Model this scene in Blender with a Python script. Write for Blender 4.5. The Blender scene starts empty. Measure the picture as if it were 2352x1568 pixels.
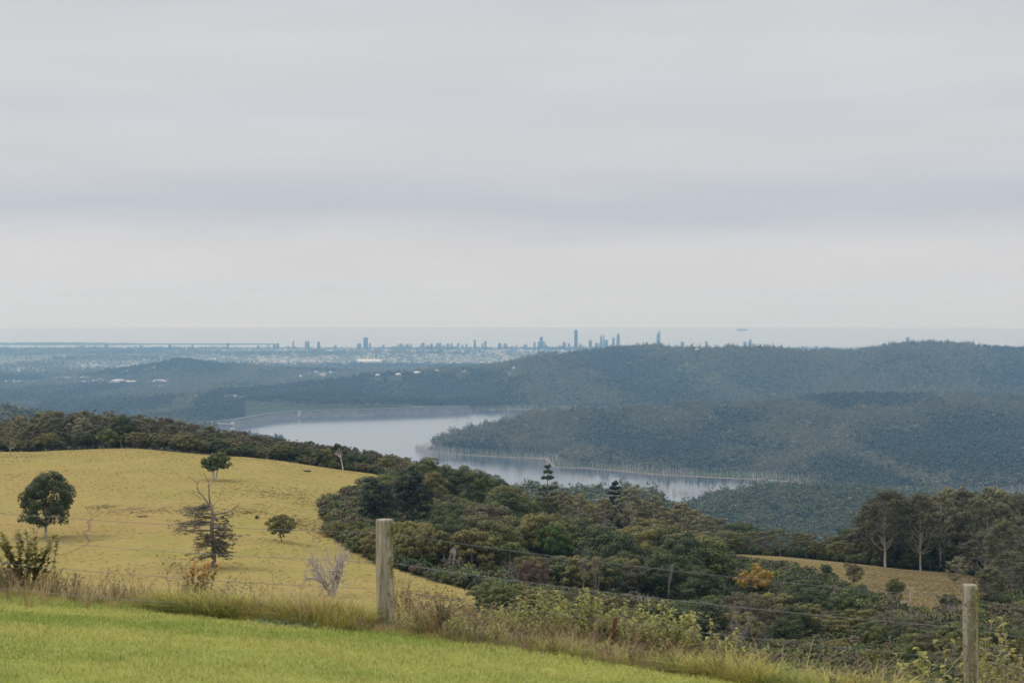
import bpy, math
import numpy as np
from mathutils import Vector

R = math.radians
SC = bpy.context.scene
COL = SC.collection

# ------------------------------------------------------------------ camera
# eye at the origin, looking along +Y; a 79 mm lens held level with a little downward shift
F, U0, V0 = 5161.0, 1176.0, 691.5        # focal length / principal point in a 2352 x 1568 picture
cam_d = bpy.data.cameras.new('camera')
cam = bpy.data.objects.new('camera', cam_d)
COL.objects.link(cam)
cam.location = (0, 0, 0)
cam.rotation_euler = (R(90), 0, 0)
cam_d.sensor_width = 36.0
cam_d.lens = 36.0 * F / 2352.0
cam_d.shift_y = (V0 - 784.0) / 2352.0
cam_d.clip_start = 0.5
cam_d.clip_end = 90000
cam_d.dof.use_dof = True
cam_d.dof.focus_distance = 220
cam_d.dof.aperture_fstop = 6.3
SC.camera = cam

# ------------------------------------------------------------------ sky
SUN_EL, SUN_AZ = 42.0, -62.0             # azimuth measured from +Y towards +X
def lin(c):
    return tuple(((x / 255.0 + 0.055) / 1.055) ** 2.4 if x > 10 else x / 255.0 / 12.92 for x in c)

world = bpy.data.worlds.new('World')
SC.world = world
world.use_nodes = True
nt = world.node_tree
nt.nodes.clear()
def N(t, tree=None, **kw):
    n = (tree or nt).nodes.new(t)
    for k, v in kw.items():
        setattr(n, k, v)
    return n
def L(a, b, tree=None):
    (tree or nt).links.new(a, b)
def math_node(tree, op, a, b=None, c=None, clamp=False):
    n = tree.nodes.new('ShaderNodeMath'); n.operation = op; n.use_clamp = clamp
    for i, v in enumerate((a, b, c)):
        if v is None: continue
        if isinstance(v, (int, float)): n.inputs[i].default_value = v
        else: tree.links.new(v, n.inputs[i])
    return n.outputs[0]
out = N('ShaderNodeOutputWorld'); bg = N('ShaderNodeBackground')
bg.inputs['Strength'].default_value = 0.1
L(bg.outputs[0], out.inputs[0])
sky = N('ShaderNodeTexSky', sky_type='NISHITA', sun_disc=False)
sky.sun_elevation = R(SUN_EL); sky.sun_rotation = R(SUN_AZ); sky.air_density = 1.2; sky.dust_density = 2.0
tc = N('ShaderNodeTexCoord'); sep = N('ShaderNodeSeparateXYZ'); L(tc.outputs['Generated'], sep.inputs[0])
# stratus layers: streaks stretched along the horizon, gently warped by noise
mp = N('ShaderNodeMapping'); mp.inputs['Scale'].default_value = (5.5, 5.5, 30.0); mp.inputs['Location'].default_value = (3.1, 0.4, 1.7)
L(tc.outputs['Generated'], mp.inputs[0])
nz = N('ShaderNodeTexNoise'); nz.inputs['Scale'].default_value = 1.0; nz.inputs['Detail'].default_value = 5.0; nz.inputs['Roughness'].default_value = 0.55
L(mp.outputs[0], nz.inputs['Vector'])
warp = math_node(nt, 'MULTIPLY_ADD', nz.outputs[0], 0.036, -0.018)
elev = math_node(nt, 'ADD', sep.outputs['Z'], warp)
mr = N('ShaderNodeMapRange'); mr.inputs[1].default_value = -0.02; mr.inputs[2].default_value = 0.18
L(elev, mr.inputs[0])
ramp = N('ShaderNodeValToRGB'); ramp.color_ramp.interpolation = 'B_SPLINE'
stops = [(-0.012, (206, 209, 213)), (0.002, (209, 211, 213)), (0.014, (214, 213, 214)), (0.025, (211, 211, 213)),
         (0.036, (196, 201, 209)), (0.045, (188, 195, 205)), (0.058, (203, 206, 211)), (0.072, (207, 208, 212)), (0.084, (200, 204, 210)),
         (0.098, (206, 208, 212)), (0.115, (209, 210, 212)), (0.134, (199, 203, 208)), (0.16, (203, 206, 210))]
cr = ramp.color_ramp
while len(cr.elements) < len(stops): cr.elements.new(0.5)
for e, (t, c) in zip(cr.elements, stops):
    e.position = (t + 0.02) / 0.20; e.color = (*lin(c), 1)
L(mr.outputs[0], ramp.inputs[0])
mp2 = N('ShaderNodeMapping'); mp2.inputs['Scale'].default_value = (6.0, 6.0, 44.0); mp2.inputs['Location'].default_value = (0.3, 5.1, 0.2)
L(tc.outputs['Generated'], mp2.inputs[0])
nz2 = N('ShaderNodeTexNoise'); nz2.inputs['Scale'].default_value = 1.4; nz2.inputs['Detail'].default_value = 6.0
L(mp2.outputs[0], nz2.inputs['Vector'])
mott = math_node(nt, 'MULTIPLY_ADD', nz2.outputs[0], 0.16, 0.92)
# an overcast sky is brighter overhead than at the horizon
zen = N('ShaderNodeMapRange'); zen.interpolation_type = 'SMOOTHSTEP'
zen.inputs[1].default_value = 0.10; zen.inputs[2].default_value = 0.95; zen.inputs[3].default_value = 8.35; zen.inputs[4].default_value = 20.0
L(sep.outputs['Z'], zen.inputs[0])
gain = math_node(nt, 'MULTIPLY', mott, zen.outputs[0])
vs = N('ShaderNodeVectorMath', operation='SCALE'); L(ramp.outputs[0], vs.inputs[0]); L(gain, vs.inputs['Scale'])
mix = N('ShaderNodeMix', data_type='RGBA'); mix.inputs[0].default_value = 0.05
L(vs.outputs[0], mix.inputs[6]); L(sky.outputs[0], mix.inputs[7]); L(mix.outputs[2], bg.inputs[0])

# ------------------------------------------------------------------ sun behind thin cloud
sd = bpy.data.lights.new('sun', 'SUN'); sd.energy = 1.5; sd.angle = R(10); sd.color = (1.0, 0.91, 0.77)
so = bpy.data.objects.new('sun', sd); COL.objects.link(so)
dirv = Vector((math.sin(R(SUN_AZ)) * math.cos(R(SUN_EL)), math.cos(R(SUN_AZ)) * math.cos(R(SUN_EL)), math.sin(R(SUN_EL))))
so.rotation_euler = dirv.to_track_quat('Z', 'Y').to_euler()

SC.view_settings.view_transform = 'Standard'
SC.view_settings.look = 'None'
SC.view_settings.exposure = 0.28
SC.view_settings.gamma = 1.0
SC.render.engine = 'CYCLES'
SC.cycles.use_denoising = True
SC.cycles.max_bounces = 6
SC.cycles.diffuse_bounces = 3
SC.cycles.glossy_bounces = 2
SC.cycles.transmission_bounces = 3
SC.cycles.volume_bounces = 0
SC.cycles.sample_clamp_indirect = 4

# ------------------------------------------------------------------ helpers: noise, meshes, tags
rng = np.random.default_rng(7)
_G = np.random.default_rng(99).random((256, 256))
def vnoise(x, y):
    xi = np.floor(x).astype(int); yi = np.floor(y).astype(int)
    fx = x - xi; fy = y - yi
    fx = fx * fx * (3 - 2 * fx); fy = fy * fy * (3 - 2 * fy)
    a = _G[xi & 255, yi & 255]; b = _G[(xi + 1) & 255, yi & 255]
    c = _G[xi & 255, (yi + 1) & 255]; d = _G[(xi + 1) & 255, (yi + 1) & 255]
    return (a * (1 - fx) + b * fx) * (1 - fy) + (c * (1 - fx) + d * fx) * fy - 0.5
def fbm(x, y, o=4):
    s = 0; a = 1.0
    for k in range(o):
        s = s + a * vnoise(x * 2 ** k + 17.3 * k, y * 2 ** k + 5.1 * k); a *= 0.5
    return s

def mesh_np(name, verts, faces, mat=None, smooth=False, attrs=None):
    verts = np.asarray(verts, np.float32).reshape(-1, 3)
    me = bpy.data.meshes.new(name)
    me.vertices.add(len(verts)); me.vertices.foreach_set('co', verts.ravel())
    if not isinstance(faces, list): faces = [faces]
    faces = [np.asarray(f, np.int32) for f in faces if len(f)]
    nl = sum(f.size for f in faces); npol = sum(len(f) for f in faces)
    me.loops.add(nl); me.polygons.add(npol)
    me.loops.foreach_set('vertex_index', np.concatenate([f.ravel() for f in faces]))
    tot = np.concatenate([np.full(len(f), f.shape[1], np.int32) for f in faces])
    st = np.concatenate([[0], np.cumsum(tot)[:-1]]).astype(np.int32)
    me.polygons.foreach_set('loop_start', st)
    if smooth: me.polygons.foreach_set('use_smooth', np.ones(npol, bool))
    if mat: me.materials.append(mat)
    for k, (dom, arr) in (attrs or {}).items():
        at = me.attributes.new(k, 'FLOAT', dom); at.data.foreach_set('value', np.asarray(arr, np.float32))
    me.update(calc_edges=True)
    return me

class MB:
    """collects shapes for one mesh"""
    def __init__(s): s.v = []; s.f3 = []; s.f4 = []; s.n = 0; s.t3 = []; s.t4 = []
    def add(s, v, f, tint=None):
        v = np.asarray(v, float).reshape(-1, 3); f = np.asarray(f, int)
        (s.f3 if f.shape[1] == 3 else s.f4).append(f + s.n)
        t = np.full(len(f), 0.5) if tint is None else np.broadcast_to(tint, (len(f),))
        (s.t3 if f.shape[1] == 3 else s.t4).append(t)
        s.v.append(v); s.n += len(v); return s
    def box(s, c, size, rz=0, taper=1.0, tilt=(0, 0)):
        sx, sy, sz = np.asarray(size) / 2.0
        p = np.array([[-sx, -sy, -sz], [sx, -sy, -sz], [sx, sy, -sz], [-sx, sy, -sz], [-sx * taper, -sy * taper, sz], [sx * taper, -sy * taper, sz], [sx * taper, sy * taper, sz], [-sx * taper, sy * taper, sz]])
        p[4:, 2] += tilt[0] * p[4:, 0] + tilt[1] * p[4:, 1]
        ca, sa = math.cos(rz), math.sin(rz)
        p = np.c_[p[:, 0] * ca - p[:, 1] * sa, p[:, 0] * sa + p[:, 1] * ca, p[:, 2]] + np.asarray(c)
        return s.add(p, [[0, 3, 2, 1], [4, 5, 6, 7], [0, 1, 5, 4], [1, 2, 6, 5], [2, 3, 7, 6], [3, 0, 4, 7]])
    def tube(s, pts, rad, sides=6, cap=True, tint=None):
        pts = np.asarray(pts, float); n = len(pts); rad = np.broadcast_to(np.asarray(rad, float), (n,))
        d = np.gradient(pts, axis=0); d /= np.linalg.norm(d, axis=1)[:, None] + 1e-9
        ref = np.array([1.0, 0, 0]) if abs(d[:, 0]).mean() < 0.8 else np.array([0, 1.0, 0])
        a = np.cross(d, ref); a /= np.linalg.norm(a, axis=1)[:, None] + 1e-9
        b = np.cross(d, a)
        th = np.linspace(0, 2 * np.pi, sides, endpoint=False)
        v = pts[:, None] + rad[:, None, None] * (np.cos(th)[None, :, None] * a[:, None] + np.sin(th)[None, :, None] * b[:, None])
        i = np.arange(n - 1)[:, None] * sides; j = np.arange(sides)[None]; k = (j + 1) % sides
        f = np.stack([i + j, i + k, i + sides + k, i + sides + j], -1).reshape(-1, 4)
        base = s.n
        s.add(v.reshape(-1, 3), f[:, ::-1], tint)
        if cap:
            c0 = s.n; s.v.append(pts[-1:]); s.n += 1
            last = base + (n - 1) * sides
            ff = np.array([[last + (q + 1) % sides, last + q, c0] for q in range(sides)])
            s.f3.append(ff); s.t3.append(np.full(sides, 0.5) if tint is None else np.full(sides, tint))
        return s
    def mesh(s, name, mat=None, smooth=False):
        v = np.concatenate(s.v); fs = []; ts = []
        if s.f4: fs.append(np.concatenate(s.f4)); ts.append(np.concatenate(s.t4))
        if s.f3: fs.append(np.concatenate(s.f3)); ts.append(np.concatenate(s.t3))
        return mesh_np(name, v, fs, mat, smooth, {'tint': ('FACE', np.concatenate(ts))})

def put(name, me, parent=None, loc=(0, 0, 0), rz=0, sc=1.0, col=COL):
    o = bpy.data.objects.new(name, me); col.objects.link(o)
    o.location = loc; o.rotation_euler = (0, 0, rz); o.scale = (sc, sc, sc) if np.isscalar(sc) else sc
    if parent is not None: o.parent = parent
    return o
def tag(o, label=None, cat=None, group=None, kind=None):
    if label: o['label'] = label
    if cat: o['category'] = cat
    if group: o['group'] = group
    if kind: o['kind'] = kind
    return o

# ------------------------------------------------------------------ materials
def material(name, build):
    m = bpy.data.materials.new(name); m.use_nodes = True
    t = m.node_tree; t.nodes.clear()
    o = t.nodes.new('ShaderNodeOutputMaterial')
    build(t, o)
    return m
def pbsdf(t, rough=0.8, spec=0.2):
    b = t.nodes.new('ShaderNodeBsdfPrincipled')
    b.inputs['Roughness'].default_value = rough
    b.inputs['Specular IOR Level'].default_value = spec
    return b
def noise(t, scale, detail=4, vec=None, rough=0.55, dist=0.0):
    n = t.nodes.new('ShaderNodeTexNoise'); n.inputs['Scale'].default_value = scale; n.inputs['Detail'].default_value = detail
    n.inputs['Roughness'].default_value = rough; n.inputs['Distortion'].default_value = dist
    if vec is not None: t.links.new(vec, n.inputs['Vector'])
    return n.outputs[0]
def mixc(t, fac, a, b, mode='MIX'):
    n = t.nodes.new('ShaderNodeMix'); n.data_type = 'RGBA'; n.blend_type = mode
    for s, v in ((0, fac), (6, a), (7, b)):
        if isinstance(v, (int, float)): n.inputs[s].default_value = v
        elif isinstance(v, tuple): n.inputs[s].default_value = (*v[:3], 1)
        else: t.links.new(v, n.inputs[s])
    return n.outputs[2]
def rampf(t, fac, lo, hi):
    n = t.nodes.new('ShaderNodeMapRange'); n.inputs[1].default_value = lo; n.inputs[2].default_value = hi
    t.links.new(fac, n.inputs[0]); return n.outputs[0]
def position(t):
    return t.nodes.new('ShaderNodeNewGeometry').outputs['Position']
def objcoord(t):
    return t.nodes.new('ShaderNodeTexCoord').outputs['Object']
def mapping(t, vec, scale):
    n = t.nodes.new('ShaderNodeMapping'); n.inputs['Scale'].default_value = scale; t.links.new(vec, n.inputs[0]); return n.outputs[0]
def attr(t, name):
    n = t.nodes.new('ShaderNodeAttribute'); n.attribute_name = name; return n.outputs['Fac']
def bump(t, h, strength, dist, b):
    n = t.nodes.new('ShaderNodeBump'); n.inputs['Strength'].default_value = strength; n.inputs['Distance'].default_value = dist
    t.links.new(h, n.inputs['Height']); t.links.new(n.outputs[0], b.inputs['Normal'])

def leaf_mat(name, c1, c2, tip, trans=0.16, tipamt=1.0, spec=0.25, rough=0.55):
    """foliage: every tree takes its own shade between c1 and c2, leaves vary, young tips differ, low tint paints in shade"""
    def build(t, o):
        oi = t.nodes.new('ShaderNodeObjectInfo')
        base = mixc(t, oi.outputs['Random'], c1, c2)
        tint = attr(t, 'tint')
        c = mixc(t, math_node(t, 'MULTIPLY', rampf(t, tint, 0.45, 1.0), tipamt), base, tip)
        c = mixc(t, rampf(t, tint, 0.38, 0.0), c, tuple(0.5 * x for x in c1))  # low-tint leaves darkened; on tree tufts this paints shade underneath
        b = pbsdf(t, rough, spec); t.links.new(c, b.inputs['Base Color'])
        tr = t.nodes.new('ShaderNodeBsdfTranslucent'); t.links.new(c, tr.inputs[0])
        ms = t.nodes.new('ShaderNodeMixShader'); ms.inputs[0].default_value = trans
        t.links.new(b.outputs[0], ms.inputs[1]); t.links.new(tr.outputs[0], ms.inputs[2]); t.links.new(ms.outputs[0], o.inputs[0])
    return material(name, build)
def bark_mat(name, c1, c2, scale=3.0):
    def build(t, o):
        v = mapping(t, objcoord(t), (1, 1, 0.25))
        n = noise(t, scale, 5, v)
        b = pbsdf(t, 0.85, 0.15); t.links.new(mixc(t, rampf(t, n, 0.35, 0.65), c1, c2), b.inputs['Base Color'])
        bump(t, n, 0.5, 0.03, b); t.links.new(b.outputs[0], o.inputs[0])
    return material(name, build)
def flat_mat(name, c, rough=0.7, spec=0.3, var=0.15, metal=0.0):
    def build(t, o):
        oi = t.nodes.new('ShaderNodeObjectInfo')
        n = noise(t, 0.15, 3, position(t))
        k = math_node(t, 'ADD', oi.outputs['Random'], n)
        cc = mixc(t, rampf(t, k, 0.2, 1.4), tuple(x * (1 - var) for x in c), tuple(min(1, x * (1 + var)) for x in c))
        b = pbsdf(t, rough, spec); b.inputs['Metallic'].default_value = metal
        t.links.new(cc, b.inputs['Base Color']); t.links.new(b.outputs[0], o.inputs[0])
    return material(name, build)
# ------------------------------------------------------------------ the lie of the land
# Heights are worked out along sight lines fanning out from the lookout: at each bearing a list of distances
# with the level of the ground. Lake level lies 376 m and the sea 471 m below the lookout.
LAKE, SEA = -376.0, -471.0
def vl(D, h): return V0 + (-LAKE - h) * F / D
near_u = [-700, 0, 300, 600, 900, 1200, 1500, 1800, 2100, 2352, 3050]
near = {
    46:   [1440, 1450, 1470, 1490, 1520, 1560, 1600, 1640, 1665, 1675, 1680],
    100:  [1435, 1440, 1450, 1460, 1490, 1545, 1600, 1640, 1655, 1665, 1670],
    200:  [1425, 1425, 1425, 1430, 1440, 1480, 1545, 1585, 1600, 1605, 1610],
    300:  [1398, 1398, 1395, 1390, 1392, 1425, 1490, 1520, 1530, 1535, 1540],
    350:  [1340, 1338, 1330, 1326, 1338, 1380, 1440, 1470, 1470, 1470, 1475],
    420:  [1232, 1225, 1215, 1215, 1248, 1318, 1380, 1400, 1392, 1385, 1390],
    470:  [1182, 1172, 1162, 1160, 1196, 1282, 1335, 1338, 1352, 1362, 1370],
    520:  [1135, 1125, 1112, 1110, 1150, 1250, 1288, 1302, 1326, 1346, 1358],
    570:  [1084, 1078, 1069, 1074, 1116, 1228, 1264, 1282, 1308, 1332, 1348],
    620:  [1045, 1044, 1039, 1052, 1097, 1215, 1262, 1284, 1306, 1330, 1345],
    800:  [1095, 1082, 1075, 1088, 1125, 1222, 1278, 1320, 1340, 1350, 1360],
    1100: [1090, 1085, 1080, 1092, 1135, 1205, 1265, 1330, 1350, 1360, 1370],
    1600: [1105, 1100, 1100, 1112, 1140, 1192, 1240, 1330, 1345, 1350, 1360],
}
tailR = [(11500, 20), (13000, -50), (14500, -70), (18000, -85), (22900, -93)]
tailL = [(14500, -70), (18000, -84), (21000, -90), (22900, -93)]
far = {
    -700: [(2400, 150), (3500, 235), (4200, 80), (5500, 0), (8000, -45), (9500, -50), (11000, -60), (12500, -60)] + tailL,
    0:    [(2400, 150), (3000, 172), (3500, 201), (4200, 80), (5500, 0), (8000, -45), (9000, -45), (9800, -55), (11000, -60), (12500, -62)] + tailL,
    150:  [(2400, 145), (3000, 150), (3500, 178), (4200, 70), (5500, 5), (8000, -42), (8500, -42), (9500, -50), (11000, -55), (12500, -62)] + tailL,
    300:  [(2400, 140), (3500, 95), (5000, 28), (6500, 14), (7200, -20), (8000, -30), (8500, -22), (9500, -45), (11000, -42), (12500, -8), (13300, -45)] + tailL,
    380:  [(2400, 140), (3500, 90), (5000, 28), (6500, 14), (7000, -10), (8000, -25), (8600, -10), (9500, -42), (11000, -36), (12000, 6), (12500, 24), (13300, -35)] + tailL,
    420:  [(2400, 140), (3500, 86), (5000, 28), (6500, 14), (6800, 0), (7600, -22), (8600, 0), (9500, -38), (11000, -36), (12000, 14), (12500, 42), (13300, -30)] + tailL,
    480:  [(2400, 140), (3500, 80), (5000, 26), (6300, 12), (6600, -4), (7100, -25), (7800, -18), (8700, 8), (9600, -35), (11000, -38), (12000, 6), (12500, 22), (13300, -35)] + tailL,
    560:  [(2400, 140), (3500, 70), (5000, 20), (5900, 5), (6150, 1), (6260, -7), (6900, -20), (7300, -28), (7900, -12), (8800, 20), (9700, -30), (11000, -40), (12500, 8), (13300, -45)] + tailL,
    650:  [(2400, 140), (3500, 62), (5000, 15), (5800, 3), (6050, 1), (6160, -8), (7000, -22), (7400, -28), (7900, -5), (9000, 34), (9900, -25), (11000, -42), (12500, -10), (13300, -52)] + tailL,
    700:  [(2400, 140), (3500, 60), (4700, 12), (5200, -6), (5600, -15), (7300, -26), (7500, -28), (7900, 0), (9100, 42), (9900, -20), (11000, -42), (12500, -14), (13300, -55)] + tailL,
    750:  [(2400, 145), (3500, 58), (4500, 15), (4900, -6), (5300, -15), (7300, -26), (7550, -28), (7900, 2), (9200, 47), (10000, -15), (11000, -42), (12500, -17), (13300, -58)] + tailL,
    900:  [(2500, 145), (3500, 55), (4200, 0), (4400, -12), (6000, -25), (7400, -26), (7620, -20), (7950, 6), (9500, 57), (10400, -20), (12500, -40)] + tailL,
    1000: [(2500, 150), (3500, 55), (4150, 0), (4350, -12), (5400, -8), (5640, 0.5), (5720, 5), (5800, 3), (5900, -3), (6100, -12), (7550, -18), (7800, 2), (8500, 25), (10000, 53), (11000, -20), (12500, -50)] + tailL,
    1050: [(2500, 150), (3500, 55), (4150, 0), (4350, -12), (5330, -10), (5530, 0.5), (5680, 8), (5880, 13), (6030, -1), (6250, -12), (7600, -15), (7800, 3), (8500, 28), (10000, 58), (11000, -15), (12500, -50)] + tailL,
    1100: [(2500, 152), (3500, 55), (4150, 0), (4350, -12), (5280, -10), (5480, 0.5), (5700, 12), (6000, 19), (6200, -1), (6400, -12), (7600, -12), (7800, 2), (8500, 30), (10000, 63), (11200, -10), (12800, -52)] + tailL,
    1200: [(2500, 152), (3500, 55), (4150, 0), (4350, -12), (5150, -9), (5410, 0.5), (5700, 17), (6100, 35), (6400, 12), (6600, -5), (7000, -10), (7600, -8), (7850, 1), (8500, 35), (10000, 88), (11500, 0), (13000, -52)] + tailL,
    1280: [(2500, 152), (3500, 55), (4150, 0), (4350, -12), (4950, -8), (5120, 1), (5250, 2), (5400, 1), (5700, 18), (6150, 40), (6500, 20), (6800, -4), (7300, -10), (7800, 0), (8500, 40), (10000, 113)] + tailR,
    1350: [(2500, 152), (3500, 55), (4150, 0), (4350, -12), (4900, -7), (5055, 0.5), (5250, 8), (5450, 8), (5700, 20), (6200, 44), (6600, 25), (7000, -3), (7500, -8), (7750, 0), (8500, 45), (10000, 138)] + tailR,
    1500: [(2500, 152), (3300, 55), (4050, 0), (4250, -10), (4750, -6), (4895, 0.5), (5200, 12), (5700, 30), (6200, 53), (6700, 30), (7200, -2), (7600, -8), (7716, -3), (7800, 1), (8600, 55), (10000, 158)] + tailR,
    1570: [(2300, 130), (2700, 60), (3000, 58), (3300, 56), (3500, 44), (3800, 10), (4000, -2), (4200, -8), (4700, -6), (4840, 0.5), (5100, 11), (5650, 30), (6250, 56), (6750, 35), (7250, 2), (7600, -5), (7780, 1), (8600, 57), (10000, 140)] + tailR,
    1650: [(2300, 100), (2700, 42), (3000, 60), (3300, 66), (3500, 62), (3800, 28), (4080, -2), (4250, -6), (4650, -5), (4785, 0.5), (5000, 9), (5600, 31), (6300, 59), (6800, 40), (7300, 5), (7600, -4), (7750, 1), (8600, 60), (10000, 128)] + tailR,
    1800: [(2200, 97), (2700, 40), (3000, 63), (3300, 75), (3500, 76), (3800, 40), (4150, 0), (4300, -4), (4600, -3), (4716, 1), (5000, 13), (5600, 36), (6000, 55), (6400, 74), (6900, 50), (7400, 15), (7700, 8), (8100, 15), (8700, 65), (10000, 127)] + tailR,
    1950: [(2200, 97), (2700, 38), (3000, 60), (3300, 73), (3500, 76), (3800, 35), (4100, 9), (4350, 6), (4600, 8), (4900, 18), (5300, 34), (5600, 48), (6000, 70), (6500, 88), (7000, 60), (7500, 25), (7900, 20), (8800, 75), (10000, 134)] + tailR,
    2100: [(2200, 97), (2700, 35), (3000, 54), (3300, 64), (3500, 67), (3900, 20), (4200, 8), (4400, 6), (4620, 8), (4900, 18), (5300, 33), (5600, 46), (6000, 70), (6500, 88), (7000, 60), (7500, 30), (7900, 25), (8800, 85), (10000, 172)] + tailR,
    2352: [(2200, 97), (2700, 30), (3000, 45), (3300, 54), (3500, 57), (3900, 15), (4250, 6), (4620, 8), (5000, 20), (5600, 43), (6000, 60), (6500, 73), (7000, 60), (7500, 40), (8000, 40), (8800, 90), (10000, 148)] + tailR,
    3050: [(2200, 97), (2700, 30), (3000, 45), (3500, 57), (3900, 15), (4250, 6), (4620, 8), (5000, 20), (5600, 45), (6500, 80), (7500, 40), (8000, 50), (8800, 95), (10000, 150)] + tailR,
}
def pchip(x, y, xq):
    x = np.asarray(x, float); y = np.asarray(y, float); h = np.diff(x); dl = np.diff(y) / h
    m = np.zeros_like(y); m[0], m[-1] = dl[0], dl[-1]
    for i in range(1, len(x) - 1):
        if dl[i - 1] * dl[i] > 0:
            w1 = 2 * h[i] + h[i - 1]; w2 = h[i] + 2 * h[i - 1]
            m[i] = (w1 + w2) / (w1 / dl[i - 1] + w2 / dl[i])
    i = np.clip(np.searchsorted(x, xq) - 1, 0, len(x) - 2)
    t = (xq - x[i]) / h[i]
    return (y[i] * (1 + 2 * t) * (1 - t) ** 2 + h[i] * m[i] * t * (1 - t) ** 2 + y[i + 1] * t * t * (3 - 2 * t) + h[i] * m[i + 1] * t * t * (t - 1))

# lawn: a plane falling away from the lookout, a little higher on the left
LW0, LWy, LWx = -1.6, -0.075, -0.047
def lawn_z(x, y): return LW0 + LWy * y + LWx * x + 0.035 * np.sin(x * 0.55 + 1.0) * np.sin(y * 0.6) - 0.02 * np.maximum(0, x) ** 1.3 * 0.3
EDGE = [(-500, 1318), (0, 1362), (300, 1390), (600, 1428), (885, 1457), (1200, 1492), (1500, 1530), (1740, 1566), (2000, 1604), (2400, 1668), (2800, 1740)]
ex, ey = [], []
for u_, v_ in EDGE:
    s_, t_ = (u_ - U0) / F, (v_ - V0) / F; y_ = 1.6 / (t_ + LWy + LWx * s_); ex.append(y_ * s_); ey.append(y_)
def edge_y(x): return np.interp(x, ex, ey) + 0.10 * fbm(np.asarray(x) * 1.3, np.asarray(x) * 0 + 4, 3)
def near_z(x, y):
    """lawn up to its edge, then the bank drops away under the fence"""
    yb = np.interp(x, ex, ey) + 0.6
    return lawn_z(x, np.minimum(y, yb)) - 0.30 * np.maximum(0, y - yb)
UG = np.arange(-700, 3051, 12.5)
LG = np.concatenate([np.linspace(math.log(26), math.log(1500), 330), np.linspace(math.log(1500), math.log(22900), 560)[1:]])
NEARN = 330
DG = np.exp(LG)
cols_u = sorted(far)
cv = []
for u in cols_u:
    s = (u - U0) / F
    pts = [(26.0, V0 - float(near_z(s * 26, 26.0)) * F / 26.0), (31.0, V0 - (float(near_z(s * 26, 26.0)) - 0.8) * F / 31.0)]
    pts += [(D, float(np.interp(u, near_u, near[D]))) for D in sorted(near)]
    pts += [(D, vl(D, h)) for D, h in far[u]]
    a = np.array(pts)
    z = -(a[:, 1] - V0) * a[:, 0] / F
    cv.append(pchip(np.log(a[:, 0]), z, LG))
cv = np.array(cv)
ZG = np.array([pchip(cols_u, cv[:, j], UG) for j in range(len(LG))])        # [iD, iu]
XX = (UG[None] - U0) / F * DG[:, None]; YY = np.repeat(DG[:, None], len(UG), 1)
def relief(X, Y):
    H = Y * 0
    f1 = np.clip((Y - 40) / 200, 0, 1)
    H = H + f1 * (0.9 * fbm(X / 35, Y / 35, 3) + 0.07 * fbm(X / 7 + 9, Y / 7, 2)) * np.clip((1500 - Y) / 600, 0, 1)
    m2 = np.clip((Y - 1500) / 800, 0, 1)
    H = H + m2 * 10 * fbm(X / 260, Y / 300 + 3, 4) * np.clip((14000 - Y) / 3000, 0.15, 1)
    return H
Hn = relief(XX, YY)
# spurs and gullies run down the big ridges
rid = np.clip((YY - 7900) / 700, 0, 1) * np.clip((9850 - YY) / 900, 0, 1)
sp = 1 - 2 * np.abs(fbm(XX / 640 + 0.15 * fbm(XX / 300, YY / 300, 2) + 4.4, YY / 2300 + 0.3, 3))
Hn += rid * 240 * (sp - 0.6) * np.clip((ZG - LAKE - 5) / 70, 0, 1)
pen = np.clip((YY - 4900) / 500, 0, 1) * np.clip((6500 - YY) / 500, 0, 1)
sp2 = 1 - 2 * np.abs(fbm(XX / 330 + 8.1, YY / 900, 3))
Hn += pen * 85 * (sp2 - 0.6) * np.clip((ZG - LAKE - 5) / 40, 0, 1)
shore = np.clip(np.abs(ZG - LAKE) / 12, 0.08, 1)
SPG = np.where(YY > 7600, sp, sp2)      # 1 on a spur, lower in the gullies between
ZG = ZG + np.where(YY > 2500, Hn * shore, Hn)
_du = UG[1] - UG[0]
def ground(x, y):
    """terrain height at world x, y"""
    x = np.asarray(x, float); y = np.asarray(y, float)
    u = (x / y * F + U0 - UG[0]) / _du
    j = np.clip(np.searchsorted(LG, np.log(y)) - 1, 0, len(LG) - 2)
    t = np.clip((np.log(y) - LG[j]) / (LG[j + 1] - LG[j]), 0, 1)
    i = np.clip(np.floor(u).astype(int), 0, len(UG) - 2); s = np.clip(u - i, 0, 1)
    z = (ZG[j, i] * (1 - s) + ZG[j, i + 1] * s) * (1 - t) + (ZG[j + 1, i] * (1 - s) + ZG[j + 1, i + 1] * s) * t
    return np.where(y < 26, near_z(x, y), z)
def world_x(u, D): return (np.asarray(u, float) - U0) / F * D
def pix(x, y, z): return U0 + F * np.asarray(x) / y, V0 - F * np.asarray(z) / y
# how high the bare land already rises in front of each grid point (for leaving out what no one sees)
VG = V0 - ZG * F / DG[:, None]
VMIN = np.minimum.accumulate(np.vstack([np.full((1, len(UG)), 3000.0), VG[:-1]]), 0)
def hidden_v(u, D):
    j = np.clip(np.searchsorted(LG, np.log(D)) - 1, 0, len(LG) - 1); i = np.clip(np.round((u - UG[0]) / _du).astype(int), 0, len(UG) - 1)
    return VMIN[j, i]

def inside(poly, u, v):
    u = np.asarray(u); v = np.asarray(v); r = np.zeros(u.shape, bool); n = len(poly)
    for k in range(n):
        (x1, y1), (x2, y2) = poly[k], poly[(k + 1) % n]
        c = ((y1 > v) != (y2 > v)) & (u < (x2 - x1) * (v - y1) / (y2 - y1 + 1e-9) + x1)
        r ^= c
    return r
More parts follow.
